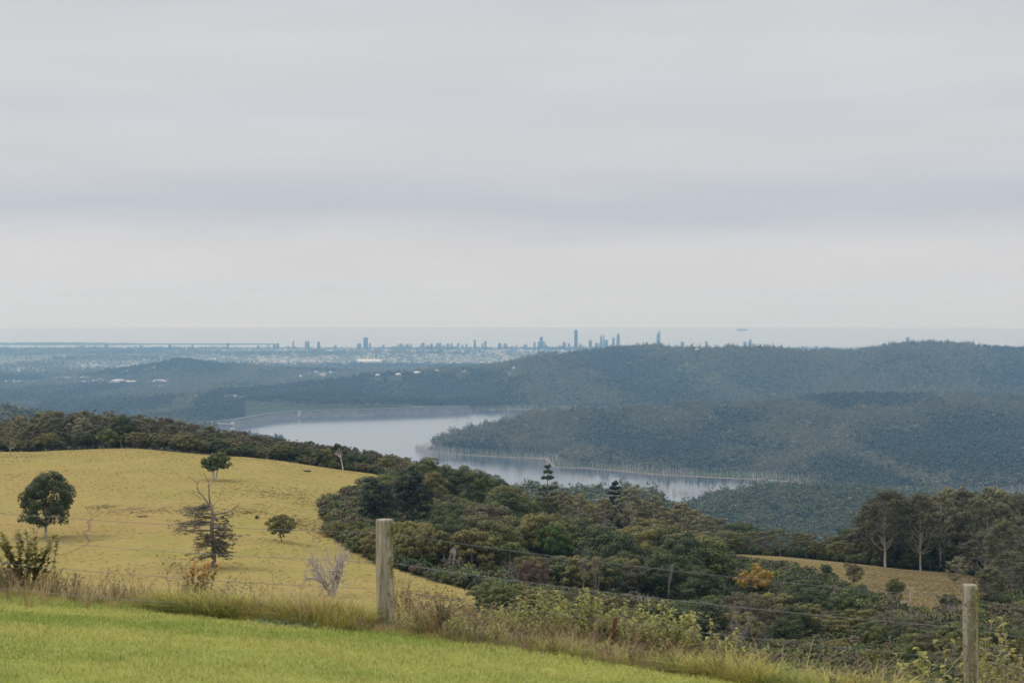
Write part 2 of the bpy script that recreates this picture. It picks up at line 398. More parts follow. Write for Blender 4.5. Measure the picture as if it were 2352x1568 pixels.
# pasture outlines on the ground: bearings and distances
PAD = [(-800, 34), (-800, 648), (200, 652), (600, 655), (760, 650), (905, 632), (890, 600), (830, 545), (770, 500), (735, 455), (760, 425), (800, 405), (870, 385), (1000, 366), (1110, 346), (1105, 330), (1040, 318), (1000, 300), (960, 250), (940, 34)]
PADR = [(1635, 580), (1800, 582), (1950, 582), (2120, 580), (2240, 575), (2270, 470), (2250, 400), (2150, 385), (2080, 405), (2000, 440), (1910, 480), (1810, 505), (1700, 522), (1640, 545)]
def pasture(x, y):
    u = U0 + F * x / y
    return inside(PAD, u + 25 * fbm(x / 9, y / 9, 2), y), inside(PADR, u, y)

def grid_faces(nr, nc):
    i = np.arange(nr - 1)[:, None] * nc + np.arange(nc - 1)[None]
    return np.stack([i, i + 1, i + nc + 1, i + nc], -1).reshape(-1, 4)

def near_ground_mat(t, o):
    p = position(t)
    pad, padr = attr(t, 'pasture'), attr(t, 'dry')
    n1 = noise(t, 0.045, 5, p); n2 = noise(t, 0.5, 6, mapping(t, p, (0.6, 1.0, 1.0)), 0.7); n3 = noise(t, 0.012, 4, p)
    g = mixc(t, rampf(t, n2, 0.32, 0.7), (0.232, 0.178, 0.056), (0.305, 0.240, 0.080))
    g = mixc(t, rampf(t, n1, 0.52, 0.72), g, (0.225, 0.20, 0.050))
    g = mixc(t, math_node(t, 'MULTIPLY', rampf(t, n3, 0.5, 0.62), 0.5), g, (0.28, 0.19, 0.075))
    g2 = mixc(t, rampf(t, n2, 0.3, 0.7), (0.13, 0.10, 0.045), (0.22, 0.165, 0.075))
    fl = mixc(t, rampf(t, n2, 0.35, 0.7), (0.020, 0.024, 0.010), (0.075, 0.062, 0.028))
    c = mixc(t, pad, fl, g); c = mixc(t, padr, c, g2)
    b = pbsdf(t, 0.95, 0.05); t.links.new(c, b.inputs['Base Color'])
    bump(t, n2, 0.4, 0.2, b)
    t.links.new(b.outputs[0], o.inputs[0])
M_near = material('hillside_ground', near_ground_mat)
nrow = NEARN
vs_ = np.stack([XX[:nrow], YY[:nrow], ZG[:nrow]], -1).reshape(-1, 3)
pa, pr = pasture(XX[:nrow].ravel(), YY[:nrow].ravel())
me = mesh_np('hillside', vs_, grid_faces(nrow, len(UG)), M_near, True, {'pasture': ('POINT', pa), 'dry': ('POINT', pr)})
tag(put('hillside_ground', me), 'grassy hillside falling away beyond the fence into a wooded gully', kind='structure')

def far_ground_mat(t, o):
    p = position(t); s = t.nodes.new('ShaderNodeSeparateXYZ'); t.links.new(p, s.inputs[0])
    n1 = noise(t, 0.006, 6, p); n2 = noise(t, 0.05, 5, p); n3 = noise(t, 0.0016, 5, p)
    c = mixc(t, rampf(t, n2, 0.35, 0.7), (0.022, 0.034, 0.018), (0.062, 0.075, 0.035))
    c = mixc(t, rampf(t, n1, 0.58, 0.68), c, (0.10, 0.11, 0.055))
    # bare, reddish soil in the strip that the falling lake has laid open
    z = math_node(t, 'ADD', s.outputs['Z'], math_node(t, 'MULTIPLY', n2, 1.2))
    c = mixc(t, math_node(t, 'MULTIPLY', rampf(t, z, LAKE + 1.35, LAKE + 0.9), attr(t, 'shore')), c, (0.25, 0.18, 0.14))
    c = mixc(t, rampf(t, z, SEA + 30, SEA + 12), c, mixc(t, rampf(t, n3, 0.4, 0.6), (0.05, 0.065, 0.035), (0.16, 0.15, 0.12)))
    b = pbsdf(t, 0.95, 0.05); t.links.new(c, b.inputs['Base Color']); t.links.new(b.outputs[0], o.inputs[0])
M_far = material('valley_ground', far_ground_mat)
k0 = NEARN - 1
SHORE = ((YY[k0:] < 7000 + np.clip((UG[None] - 1040) * 10, 0, 900)) & (UG[None] > 620)).ravel()
vs_ = np.stack([XX[k0:], YY[k0:], ZG[k0:]], -1).reshape(-1, 3)
me = mesh_np('valley', vs_, grid_faces(len(DG) - k0, len(UG)), M_far, True, {'shore': ('POINT', SHORE)})
tag(put('valley_terrain', me), 'hills, ridges and coastal plain around the lake', kind='structure')

# ------------------------------------------------------------------ water
def water(name, bumpscale, strength, rough, col):
    def build(t, o):
        p = position(t)
        n = noise(t, bumpscale, 3, mapping(t, p, (1.0, 0.35, 1.0)))
        b = pbsdf(t, rough, 0.5); b.inputs['IOR'].default_value = 1.33; b.inputs['Base Color'].default_value = (*col, 1)
        bump(t, n, strength, 1.0, b); t.links.new(b.outputs[0], o.inputs[0])
    return material(name, build)
M_lake = water('lake_water', 0.05, 0.012, 0.10, (0.035, 0.055, 0.075))
M_sea = water('sea_water', 0.004, 0.02, 0.10, (0.06, 0.09, 0.12))
CREST = [(430, 6560), (450, 6597), (530, 6718), (600, 7053), (650, 7248), (760, 7345), (900, 7464), (1030, 7615), (1075, 7690)]
lk = [(620, 4300), (1000, 3900), (3050, 3900), (3050, 7900), (1120, 7900)] + [(u, D - 4) for u, D in CREST[::-1]] + [(400, 5600)]
lv = [(world_x(u, D), D, LAKE) for u, D in lk]
import bmesh
bm = bmesh.new(); f = bm.faces.new([bm.verts.new(p) for p in lv]); bmesh.ops.triangulate(bm, faces=[f])
me = bpy.data.meshes.new('lake'); bm.to_mesh(me); bm.free(); me.materials.append(M_lake)
lake_o = tag(put('lake', me), 'calm grey reservoir reflecting the sky and the drowned trees', kind='structure')
if me.polygons[0].normal.z < 0: me.flip_normals()
th = np.linspace(R(-50), R(50), 90); RS = 40200.0
sv = [(r * math.sin(a), r * math.cos(a), SEA) for r in (15000.0, RS) for a in th]
me = mesh_np('sea', sv, grid_faces(2, 90)[:, ::-1], M_sea)
if me.polygons[0].normal.z < 0: me.flip_normals()
tag(put('sea', me), 'flat grey ocean out to the horizon', kind='structure')
# low sand island across the broad water on the left
iu = np.linspace(-650, 640, 140); iw = np.clip((640 - iu) / 420, 0, 1) * np.clip(1 + 0.5 * np.sin(iu / 90), 0.5, 1.4)
rows = []
for q, (dd, hh) in enumerate([(24200, -2), (24400, 4), (24560, 12), (24760, 13), (25000, 3), (25100, -2)]):
    hz = SEA + hh * iw * (1 + 0.6 * fbm(iu / 14, iu * 0 + q, 3)); rows.append(np.c_[world_x(iu, dd), np.full(140, dd), hz])
M_isl = flat_mat('island_scrub', (0.035, 0.05, 0.03), 0.9, 0.1, 0.3)
me = mesh_np('island', np.concatenate(rows), grid_faces(6, 140), M_isl, True)
tag(put('island', me), 'long low scrub island beyond the pale strip of broad water', kind='structure')

# ------------------------------------------------------------------ haze
M_haze = bpy.data.materials.new('haze_air'); M_haze.use_nodes = True
t = M_haze.node_tree; t.nodes.clear()
o_ = t.nodes.new('ShaderNodeOutputMaterial'); pv = t.nodes.new('ShaderNodeVolumePrincipled')
pv.inputs['Color'].default_value = (0.31, 0.62, 1.0, 1)
pv.inputs['Absorption Color'].default_value = (1, 1, 1, 1)
pv.inputs['Density'].default_value = 4.6e-5
pv.inputs['Anisotropy'].default_value = 0.2
t.links.new(pv.outputs[0], o_.inputs['Volume'])
b = MB(); b.box((0, 19000, (SEA - 2 + 80) / 2), (72000, 44000, 82 - SEA))
tag(put('haze', b.mesh('haze', M_haze)), 'thin bluish haze filling the air over valley and coast', kind='stuff')
# ------------------------------------------------------------------ foliage building blocks
def unit(a): return a / (np.linalg.norm(a, axis=-1, keepdims=True) + 1e-9)
def leaves(r, mb, centers, radii, per, size, flat=0.8, up=0.25, shell=0.55, droop=0.0, aspect=0.55, cut=-0.6):
    """leaf faces in clumps: each clump is a rounded tuft, leaves facing outwards"""
    centers = np.asarray(centers, float); radii = np.asarray(radii, float)
    cnt = np.maximum(4, (per * (radii / radii.mean()) ** 2).astype(int))
    idx = np.repeat(np.arange(len(centers)), cnt)
    n = len(idx)
    d = unit(r.normal(size=(n, 3))); d[:, 2] = np.where(d[:, 2] < cut, -d[:, 2], d[:, 2])
    rr = radii[idx] * (shell + (1 - shell) * r.random(n) ** 0.6)
    p = centers[idx] + d * rr[:, None] * np.array([1, 1, flat])
    nr = unit(d + 0.34 * r.normal(size=(n, 3)) + np.array([0, 0, up]))
    a = unit(np.cross(nr, r.normal(size=(n, 3)))); a[:, 2] -= droop; a = unit(a)
    bb = np.cross(nr, a)
    s = size * (0.6 + 0.8 * r.random(n))[:, None]
    q = np.stack([p - a * s, p + bb * s * aspect, p + a * s, p - bb * s * aspect], 1).reshape(-1, 3)
    tint = np.clip(0.28 + 0.3 * d[:, 2] + 0.42 * r.random(n), 0, 1)  # tuft tops lighter, undersides darker: young growth plus painted light and shade
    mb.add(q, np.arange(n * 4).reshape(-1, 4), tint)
def curve(p0, p1, r, n=5, bend=0.12, lift=0.0):
    p0 = np.asarray(p0, float); p1 = np.asarray(p1, float); Ld = np.linalg.norm(p1 - p0)
    t = np.linspace(0, 1, n)[:, None]
    off = r.normal(size=3) * bend * Ld
    return p0 + (p1 - p0) * t + off * (4 * t * (1 - t)) + np.array([0, 0, lift * Ld]) * (4 * t * (1 - t)) + r.normal(size=(n, 3)) * 0.015 * Ld * (t * (1 - t) * 4)
def shell_points(r, n, rad, zc, zlo, pw=1.0, lump=0.25, inner=0.15):
    """clump centres spread over a crown's surface (and a few inside)"""
    k = np.arange(n) + 0.5
    ph = np.arccos(1 - 2 * k / n); th = np.pi * (1 + 5 ** 0.5) * k + r.random() * 6
    d = np.c_[np.cos(th) * np.sin(ph), np.sin(th) * np.sin(ph), np.cos(ph)] + r.normal(size=(n, 3)) * 0.10
    sc_ = 1 + lump * fbm(d[:, 0] * 1.3 + r.random() * 50, d[:, 1] * 1.3 + d[:, 2] * 1.7 + r.random() * 50, 2) * 2
    sc_ *= np.where(r.random(n) < inner, 0.6, 1.0)
    p = d * sc_[:, None] * np.asarray(rad) + np.array([0, 0, zc])
    return p[p[:, 2] > zlo]
def limbs(r, mb, trunk, r0, targets, sides=5, frac=0.8, lift=0.05, thick=0.35):
    trunk = np.asarray(trunk, float)
    for c in targets:
        zt = trunk[0, 2] + (c[2] - trunk[0, 2]) * r.uniform(0.45, 0.8)
        zt = min(max(zt, trunk[1, 2]), trunk[-1, 2])
        k = np.array([np.interp(zt, trunk[:, 2], trunk[:, q]) for q in range(3)])
        rr = r0 * (1 - 0.75 * (zt - trunk[0, 2]) / (trunk[-1, 2] - trunk[0, 2] + 1e-6)) * thick
        pts = curve(k, k + (np.asarray(c) - k) * frac, r, 5, 0.08, lift)
        mb.tube(pts, np.linspace(rr, rr * 0.3, 5), sides, False)

def tree_dome(seed, H=10.0, W=4.4, n=46, per=110, leaf=0.30, base=0.18, clump=1.25, trunk_h=0.5, lump=0.28, zsq=1.0, nl=10, cone=0.0):
    r = np.random.default_rng(seed); tb, cb = MB(), MB()
    zc = H * (0.5 + base * 0.5); rz_ = H * (0.5 - base * 0.5) - clump * 0.4
    pts = shell_points(r, n, (W - clump * 0.4, (W - clump * 0.4) * r.uniform(0.85, 1.1), rz_), zc, H * base * 0.8, lump=lump)
    pts[:, :2] *= (1 + cone * (0.5 - 1.0 * (pts[:, 2:3] - H * base) / (H * (1 - base))))
    rad = clump * r.uniform(0.7, 1.25, len(pts))
    leaves(r, cb, pts, rad, per, leaf, 0.82 * zsq)
    ins = r.normal(size=(10, 3)) * np.array([W, W, rz_]) * 0.28 + np.array([0, 0, zc])
    leaves(r, cb, ins, np.full(10, clump * 1.3), per * 0.35, leaf * 1.3, 0.9, cut=-2)
    tp = np.c_[np.cumsum(r.normal(size=6) * 0.12), np.cumsum(r.normal(size=6) * 0.12), np.linspace(-0.6, H * 0.8, 6)]
    rr = 0.022 * H
    tb.tube(tp, rr * np.array([1.6, 1.05, 0.9, 0.7, 0.45, 0.15]), 7)
    limbs(r, tb, tp, rr, pts[r.permutation(len(pts))[:nl]])
    return tb, cb
def tree_gum(seed, H=20.0, W=5.0, bare=0.42, n=20, per=120, leaf=0.34, clump=1.7, flat=0.55, lean=0.05, r0=0.30, sides=7, twig=0.85, zpow=0.8, spread=1.0):
    """open crown of flattened tufts at the ends of pale, forking limbs"""
    r = np.random.default_rng(seed); tb, cb = MB(), MB()
    m = 8; z = np.linspace(-0.8, H * 0.9, m)
    tp = np.c_[np.cumsum(r.normal(size=m)) * lean * H * 0.12 + lean * z * r.uniform(-1, 1), np.cumsum(r.normal(size=m)) * lean * H * 0.12, z]
    tb.tube(tp, r0 * np.linspace(1.15, 0.12, m) ** 0.8, sides)
    ang = r.random() * 6; C = []
    for k in range(n):
        f = ((k + 0.5) / n) ** zpow
        zz = H * (bare + (1 - bare) * f * 0.97)
        wd = W * (0.55 + 0.75 * math.sin(math.pi * min(1, 0.18 + 0.8 * f))) * r.uniform(0.45, 1.0) * (0.75 if f > 0.85 else 1) * spread
        ang += 2.4 + r.normal() * 0.3
        ax = np.array([np.interp(zz, tp[:, 2], tp[:, 0]), np.interp(zz, tp[:, 2], tp[:, 1]), 0])
        C.append(ax + np.array([wd * math.cos(ang), wd * math.sin(ang), zz]))
    C = np.array(C); rad = clump * r.uniform(0.65, 1.3, n)
    leaves(r, cb, C, rad, per, leaf, flat, 0.35, 0.35, 0.25)
    # smaller tufts hang around each main one
    sub = C[r.integers(0, n, n * 2)] + r.normal(size=(n * 2, 3)) * clump * np.array([0.9, 0.9, 0.45])
    leaves(r, cb, sub, clump * r.uniform(0.3, 0.6, n * 2), per * 0.3, leaf, flat, 0.35, 0.3, 0.25)
    for c in C:
        zt = min(max(H * 0.22, c[2] - r.uniform(0.18, 0.34) * H), tp[-2, 2])
        k = np.array([np.interp(zt, tp[:, 2], tp[:, q]) for q in range(3)])
        rr = r0 * (1.05 - 0.85 * (zt / (H * 0.9))) * 0.5
        pts = curve(k, c - np.array([0, 0, clump * 0.15]), r, 6, 0.07, -0.05)
        tb.tube(pts, np.linspace(rr, rr * 0.25, 6), 5, False)
        for _ in range(2):
            e = c + r.normal(size=3) * clump * np.array([0.7, 0.7, 0.3])
            tb.tube(curve(pts[3], e, r, 4, 0.08), np.linspace(rr * 0.45, rr * 0.12, 4), 4, False)
    return tb, cb
def tree_bare(seed, H=8.0, depth=4, r0=0.16, spread=0.6, kids=(3, 4), first=0.35, multi=1, droop=0.0):
    r = np.random.default_rng(seed); tb = MB()
    def grow(p, d, ln, rad, k):
        e = p + d * ln; pts = curve(p, e, r, 4 if k < 3 else 3, 0.09)
        tb.tube(pts, np.linspace(rad, rad * 0.6, len(pts)), 6 if k < 2 else 4, False)
        if k >= depth: return
        for _ in range(r.integers(*kids) if k else kids[1]):
            nd = unit(d + r.normal(size=3) * spread + np.array([0, 0, 0.15 - droop * k]))
            grow(pts[-1] if r.random() < 0.6 else pts[-2], nd, ln * r.uniform(0.55, 0.85), rad * r.uniform(0.45, 0.65), k + 1)
    for m in range(multi):
        d = unit(np.array([r.normal() * 0.25 * (multi > 1) * 1.6, r.normal() * 0.25 * (multi > 1), 1.0]))
        grow(np.array([0, 0, -0.3]), d, H * first, r0 / multi ** 0.4, 0)
    v = np.concatenate(tb.v); s = H / v[:, 2].max(); tb.v = [a * s for a in tb.v]
    return tb
def tree_hoop(seed, H=17.0, W=3.6, tiers=9, bare=0.22, gaps=()):
    r = np.random.default_rng(seed); tb, cb = MB(), MB()
    tp = np.c_[r.normal(size=7) * 0.06, r.normal(size=7) * 0.06, np.linspace(-0.8, H, 7)]
    tb.tube(tp, np.linspace(0.30, 0.04, 7), 7)
    for k in range(tiers):
        if k in gaps: continue
        f = k / (tiers - 1); z = H * (bare + (0.97 - bare) * f)
        wd = W * (1 - f) ** 0.75 + 0.5
        m = 7
        for q in range(m):
            a = 2 * math.pi * q / m + k * 0.7 + r.normal() * 0.15; ln = wd * r.uniform(0.75, 1.1)
            e = np.array([ln * math.cos(a), ln * math.sin(a), z + 0.16 * ln + r.normal() * 0.1])
            pts = curve((0, 0, z - 0.1), e, r, 5, 0.03, -0.06)
            tb.tube(pts, np.linspace(0.07, 0.02, 5), 4, False)
            c = [pts[0] + (e - pts[0]) * g + r.normal(size=3) * 0.12 + np.array([0, 0, -0.06 * g]) for g in (0.5, 0.68, 0.85, 1.0)]
            leaves(r, cb, c, [0.34, 0.46, 0.54, 0.50], 44, 0.14, 0.75, 0.2, 0.2)
    leaves(r, cb, [(0, 0, H * 0.97), (0, 0, H * 0.93)], [0.5, 0.6], 60, 0.17, 1.0)
    return tb, cb

# ------------------------------------------------------------------ foliage and bark colours
M = {}
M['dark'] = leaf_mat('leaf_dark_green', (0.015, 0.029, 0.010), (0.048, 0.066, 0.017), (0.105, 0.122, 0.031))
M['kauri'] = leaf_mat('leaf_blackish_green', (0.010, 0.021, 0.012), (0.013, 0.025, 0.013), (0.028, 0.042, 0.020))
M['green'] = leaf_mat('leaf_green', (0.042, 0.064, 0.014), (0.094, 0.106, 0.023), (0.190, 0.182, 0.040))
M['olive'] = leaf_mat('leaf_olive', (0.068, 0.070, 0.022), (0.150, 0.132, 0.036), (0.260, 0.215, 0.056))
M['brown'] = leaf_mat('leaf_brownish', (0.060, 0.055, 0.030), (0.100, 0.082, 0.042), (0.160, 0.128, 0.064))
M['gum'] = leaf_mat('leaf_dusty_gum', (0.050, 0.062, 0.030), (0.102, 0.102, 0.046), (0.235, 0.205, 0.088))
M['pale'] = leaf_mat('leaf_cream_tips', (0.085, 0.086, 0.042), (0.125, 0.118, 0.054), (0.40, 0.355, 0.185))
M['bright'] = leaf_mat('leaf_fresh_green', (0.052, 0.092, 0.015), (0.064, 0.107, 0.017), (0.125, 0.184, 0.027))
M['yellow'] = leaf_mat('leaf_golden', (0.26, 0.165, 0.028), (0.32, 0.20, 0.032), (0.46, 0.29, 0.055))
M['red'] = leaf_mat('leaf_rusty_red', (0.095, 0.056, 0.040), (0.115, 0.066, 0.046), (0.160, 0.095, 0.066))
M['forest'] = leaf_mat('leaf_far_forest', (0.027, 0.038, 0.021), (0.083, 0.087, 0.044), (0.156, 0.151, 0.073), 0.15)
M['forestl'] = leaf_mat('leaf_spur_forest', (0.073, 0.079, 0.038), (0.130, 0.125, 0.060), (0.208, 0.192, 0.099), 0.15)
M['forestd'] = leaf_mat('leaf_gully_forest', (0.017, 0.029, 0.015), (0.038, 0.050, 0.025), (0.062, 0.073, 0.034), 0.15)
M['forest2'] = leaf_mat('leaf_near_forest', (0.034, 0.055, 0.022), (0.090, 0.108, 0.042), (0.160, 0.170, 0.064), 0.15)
B_pale = bark_mat('bark_pale', (0.30, 0.26, 0.21), (0.46, 0.41, 0.34))
B_brown = bark_mat('bark_brown', (0.09, 0.068, 0.05), (0.17, 0.135, 0.10))
B_grey = bark_mat('bark_grey', (0.19, 0.165, 0.14), (0.33, 0.29, 0.25))
B_white = bark_mat('bark_bleached', (0.40, 0.35, 0.31), (0.58, 0.53, 0.48))
B_drown = bark_mat('bark_drowned', (0.34, 0.29, 0.26), (0.48, 0.43, 0.39))

# ------------------------------------------------------------------ scattering (only for what nobody could count)
def scatter(name, label, P, scl, rot, protos, idx=None, rotx=None, cat=None):
    me = bpy.data.meshes.new(name); P = np.asarray(P, np.float32)
    me.vertices.add(len(P)); me.vertices.foreach_set('co', P.ravel())
    for k, a in (('scl', scl), ('rot', rot), ('tlt', rotx if rotx is not None else np.zeros(len(P)))):
        at = me.attributes.new(k, 'FLOAT', 'POINT'); at.data.foreach_set('value', np.asarray(a, np.float32))
    at = me.attributes.new('pick', 'INT', 'POINT')
    at.data.foreach_set('value', np.asarray(idx if idx is not None else rng.integers(0, len(protos), len(P)), np.int32))
    pc = bpy.data.collections.new(name + '_kinds')
    for k, (pn, pm) in enumerate(protos):
        po = bpy.data.objects.new('%s_%s_%02d' % (name, pn, k), pm); pc.objects.link(po)
    g = bpy.data.node_groups.new(name + '_scatter', 'GeometryNodeTree')
    g.interface.new_socket('Geometry', in_out='INPUT', socket_type='NodeSocketGeometry')
    g.interface.new_socket('Geometry', in_out='OUTPUT', socket_type='NodeSocketGeometry')
    gi, go = g.nodes.new('NodeGroupInput'), g.nodes.new('NodeGroupOutput')
    ci = g.nodes.new('GeometryNodeCollectionInfo'); ci.inputs['Collection'].default_value = pc
    ci.inputs['Separate Children'].default_value = True; ci.inputs['Reset Children'].default_value = True
    ip = g.nodes.new('GeometryNodeInstanceOnPoints'); ip.inputs['Pick Instance'].default_value = True
    def na(nm, ty):
        n = g.nodes.new('GeometryNodeInputNamedAttribute'); n.data_type = ty; n.inputs['Name'].default_value = nm
        return n.outputs['Attribute']
    cx = g.nodes.new('ShaderNodeCombineXYZ'); e2 = g.nodes.new('FunctionNodeEulerToRotation')
    lk_ = g.links.new
    lk_(na('rot', 'FLOAT'), cx.inputs[2]); lk_(na('tlt', 'FLOAT'), cx.inputs[0])
    lk_(cx.outputs[0], e2.inputs[0]); lk_(e2.outputs[0], ip.inputs['Rotation'])
    lk_(na('scl', 'FLOAT'), ip.inputs['Scale']); lk_(na('pick', 'INT'), ip.inputs['Instance Index'])
    lk_(gi.outputs[0], ip.inputs['Points']); lk_(ci.outputs[0], ip.inputs['Instance']); lk_(ip.outputs[0], go.inputs[0])
    ob = put(name, me); md = ob.modifiers.new('scatter', 'NODES'); md.node_group = g
    return tag(ob, label, cat, kind='stuff')

# small trees for the far woods: a rough crown of a few tufts over a pale stem
def far_tree(seed, H=14.0, W=4.2, n=7, per=9, leaf=1.05, mat='forest', pale=True, bare=0.35):
    r = np.random.default_rng(seed); b = MB()
    C = r.normal(size=(n, 3)) * np.array([W * 0.45, W * 0.45, H * 0.13]) + np.array([0, 0, H * (bare + 1) / 2])
    leaves(r, b, C, W * r.uniform(0.35, 0.6, n), per, leaf, 0.75, 0.4, 0.5)
    leaves(r, b, [(0, 0, H * (bare + 1) / 2)], [W * 0.75], 16, leaf * 1.8, 0.9, 0.2, 0.3)
    me = b.mesh('far_tree_crown', M[mat])
    me.materials.append(B_pale if pale else B_grey)
    tb = MB(); tb.tube(np.c_[r.normal(size=4) * 0.15, r.normal(size=4) * 0.15, np.linspace(-2, H * 0.85, 4)], np.linspace(0.30, 0.12, 4), 4, False)
    return join(me, tb)
def join(me, tb, slot=1):
    """add trunk geometry to a crown mesh under a second material"""
    b2 = bmesh.new(); b2.from_mesh(me)
    n0 = len(b2.faces)
    tm = tb.mesh('tmp'); b2.from_mesh(tm); b2.faces.ensure_lookup_table()
    for f_ in b2.faces[n0:]: f_.material_index = slot
    b2.to_mesh(me); b2.free(); bpy.data.meshes.remove(tm)
    return me
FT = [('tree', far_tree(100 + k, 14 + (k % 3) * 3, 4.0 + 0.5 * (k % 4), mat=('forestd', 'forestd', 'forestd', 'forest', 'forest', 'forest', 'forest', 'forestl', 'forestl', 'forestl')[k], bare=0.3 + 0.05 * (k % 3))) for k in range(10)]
FT2 = [('tree', far_tree(130 + k, 14 + (k % 3) * 2, 4.2, n=9, per=14, leaf=0.75, mat=('forest2', 'forest2', 'forest2', 'forestd', 'forestl')[k])) for k in range(5)]

CLEAR = np.zeros((800, 800), bool)       # ground kept open before houses
def sample_far(d0, d1, spacing, u0=-120, u1=2470, margin=10, ht=16, hmin=3.0, dens=None, seed=1):
    """spread points evenly over the land between two distances, leaving out what the land itself hides"""
    r = np.random.default_rng(seed)
    P = []
    y = d0
    while y < d1:
        xs = np.arange(world_x(u0, y), world_x(u1, y), spacing)
        xs = xs + r.uniform(-0.5, 0.5, len(xs)) * spacing; ys = y + r.uniform(-0.5, 0.5, len(xs)) * spacing
        P.append(np.c_[xs, ys]); y += spacing
    P = np.concatenate(P); z = ground(P[:, 0], P[:, 1]); u, v = pix(P[:, 0], P[:, 1], z)
    ok = (v - ht * F / P[:, 1] < hidden_v(u, P[:, 1]) + margin)
    lakeish = (P[:, 1] > 3900) & (P[:, 1] < 8200) & (u > 560)
    ok &= ~(lakeish & (z < LAKE + hmin))
    ok &= ~CLEAR[np.clip((P[:, 0] / 20 + 400).astype(int), 0, 799), np.clip((P[:, 1] - 7000) / 20, 0, 799).astype(int)] | (P[:, 1] < 7100)
    if dens is not None: ok &= r.random(len(P)) < dens(P[:, 0], P[:, 1], u, v)
    return np.c_[P, z][ok]
def dam_side(x, y):
    u = U0 + F * x / y; c = np.interp(u, [a for a, _ in CREST], [b_ for _, b_ in CREST])
    return (u > 425) & (u < 1080) & (y > c - 330) & (y < c + 120)
def forest(name, label, P, lo, hi, protos):
    ix = None
    if protos is FT:
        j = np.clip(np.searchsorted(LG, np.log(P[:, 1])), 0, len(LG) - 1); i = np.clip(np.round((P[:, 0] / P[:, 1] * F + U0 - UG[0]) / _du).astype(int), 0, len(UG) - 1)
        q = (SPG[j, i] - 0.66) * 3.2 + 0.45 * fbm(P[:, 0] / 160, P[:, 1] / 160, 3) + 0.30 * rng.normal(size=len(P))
        ix = np.where(q < -0.22, rng.integers(0, 3, len(P)), np.where(q > 0.34, rng.integers(7, 10, len(P)), rng.integers(3, 7, len(P))))  # lighter spurs, darker gullies: species tone, pushed to paint in slope shading
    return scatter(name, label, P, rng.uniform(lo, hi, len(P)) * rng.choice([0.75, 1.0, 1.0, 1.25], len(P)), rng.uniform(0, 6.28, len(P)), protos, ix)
def nodam(x, y, u, v): return np.where(dam_side(x, y) | ((u > 500) & (u < 562) & (y > 5600) & (y < 6620)), 0.0, 1.0)
def thin(x, y, u, v): return np.clip(1.15 + 1.4 * fbm(x / 420, y / 420, 3), 0.15, 1) * nodam(x, y, u, v)
# ------------------------------------------------------------------ kinds of near trees: (trunk mesh, crown mesh, height, half width)
def kind(fn, leafm, bark, *a, **k):
    tb, cb = fn(*a, **k)
    v = np.concatenate(cb.v)
    return (tb.mesh('trunk', bark, True), cb.mesh('crown', leafm), max(v[:, 2].max(), np.concatenate(tb.v)[:, 2].max()), np.percentile(np.hypot(v[:, 0], v[:, 1]), 96))
K = {}
M['grove'] = leaf_mat('leaf_grove_gum', (0.044, 0.046, 0.021), (0.082, 0.078, 0.034), (0.150, 0.132, 0.060))
M['paddock'] = leaf_mat('leaf_pasture_tree', (0.030, 0.048, 0.013), (0.034, 0.052, 0.014), (0.115, 0.118, 0.032))
for i in range(4): K['dark%d' % i] = kind(tree_dome, M['dark'], B_brown, 200 + i, 10 + i % 2, 4.2 + 0.3 * i, n=42, per=260, leaf=0.175, base=0.12, clump=1.40 + 0.15 * (i % 3), lump=0.36)
for i in range(3): K['green%d' % i] = kind(tree_dome, M['green'], B_grey, 220 + i, 9.0, 4.2, n=38, per=240, leaf=0.18, base=0.16, clump=1.40, lump=0.34)
for i in range(3): K['olive%d' % i] = kind(tree_dome, M['olive'], B_grey, 240 + i, 8.5, 4.2, n=54, per=180, leaf=0.17, base=0.14, clump=1.0, lump=0.32)
for i in range(2): K['brown%d' % i] = kind(tree_dome, M['brown'], B_grey, 250 + i, 8.5, 3.9, n=44, per=150, leaf=0.16, base=0.22, clump=1.05, lump=0.4, nl=16)
K['bright0'] = kind(tree_dome, M['bright'], B_grey, 260, 9.5, 4.6, n=54, per=190, leaf=0.19, base=0.12, clump=1.1)
K['red0'] = kind(tree_dome, M['red'], B_brown, 262, 5.0, 3.6, n=40, per=80, leaf=0.18, base=0.15, clump=0.75, lump=0.4)
K['shrub0'] = kind(tree_dome, M['green'], B_brown, 265, 3.2, 2.0, n=34, per=130, leaf=0.105, base=0.05, clump=0.62, lump=0.4)
K['shrub1'] = kind(tree_dome, M['dark'], B_brown, 266, 3.0, 2.2, n=34, per=130, leaf=0.105, base=0.05, clump=0.62, lump=0.4)
K['shrub3'] = kind(tree_dome, M['brown'], B_grey, 268, 3.0, 2.2, n=30, per=90, leaf=0.09, base=0.08, clump=0.6, lump=0.5, nl=14)
K['shrub2'] = kind(tree_dome, M['olive'], B_brown, 267, 3.0, 2.2, n=34, per=130, leaf=0.095, base=0.05, clump=0.6, lump=0.4)
for i in range(4): K['gum%d' % i] = kind(tree_gum, M['gum'], B_pale, 300 + i, 18.0, 4.6, bare=0.30 + 0.04 * i, n=26, per=210, clump=1.7, leaf=0.23)
for i in range(2): K['gumb%d' % i] = kind(tree_gum, M['brown'], B_grey, 310 + i, 17.0, 4.8, bare=0.26, n=26, per=210, clump=1.75, leaf=0.23)
for i in range(3): K['pale%d' % i] = kind(tree_gum, M['pale'], B_pale, 320 + i, 14.0, 4.4, bare=0.30, n=28, per=170, clump=1.25, leaf=0.19, flat=0.62)
for i in range(4): K['tall%d' % i] = kind(tree_gum, M['grove'], B_pale, 330 + i, 22.0, 4.6, bare=0.30 + 0.05 * (i % 3), n=42, per=190, clump=1.55, leaf=0.19, flat=0.78, r0=0.29, lean=0.06)
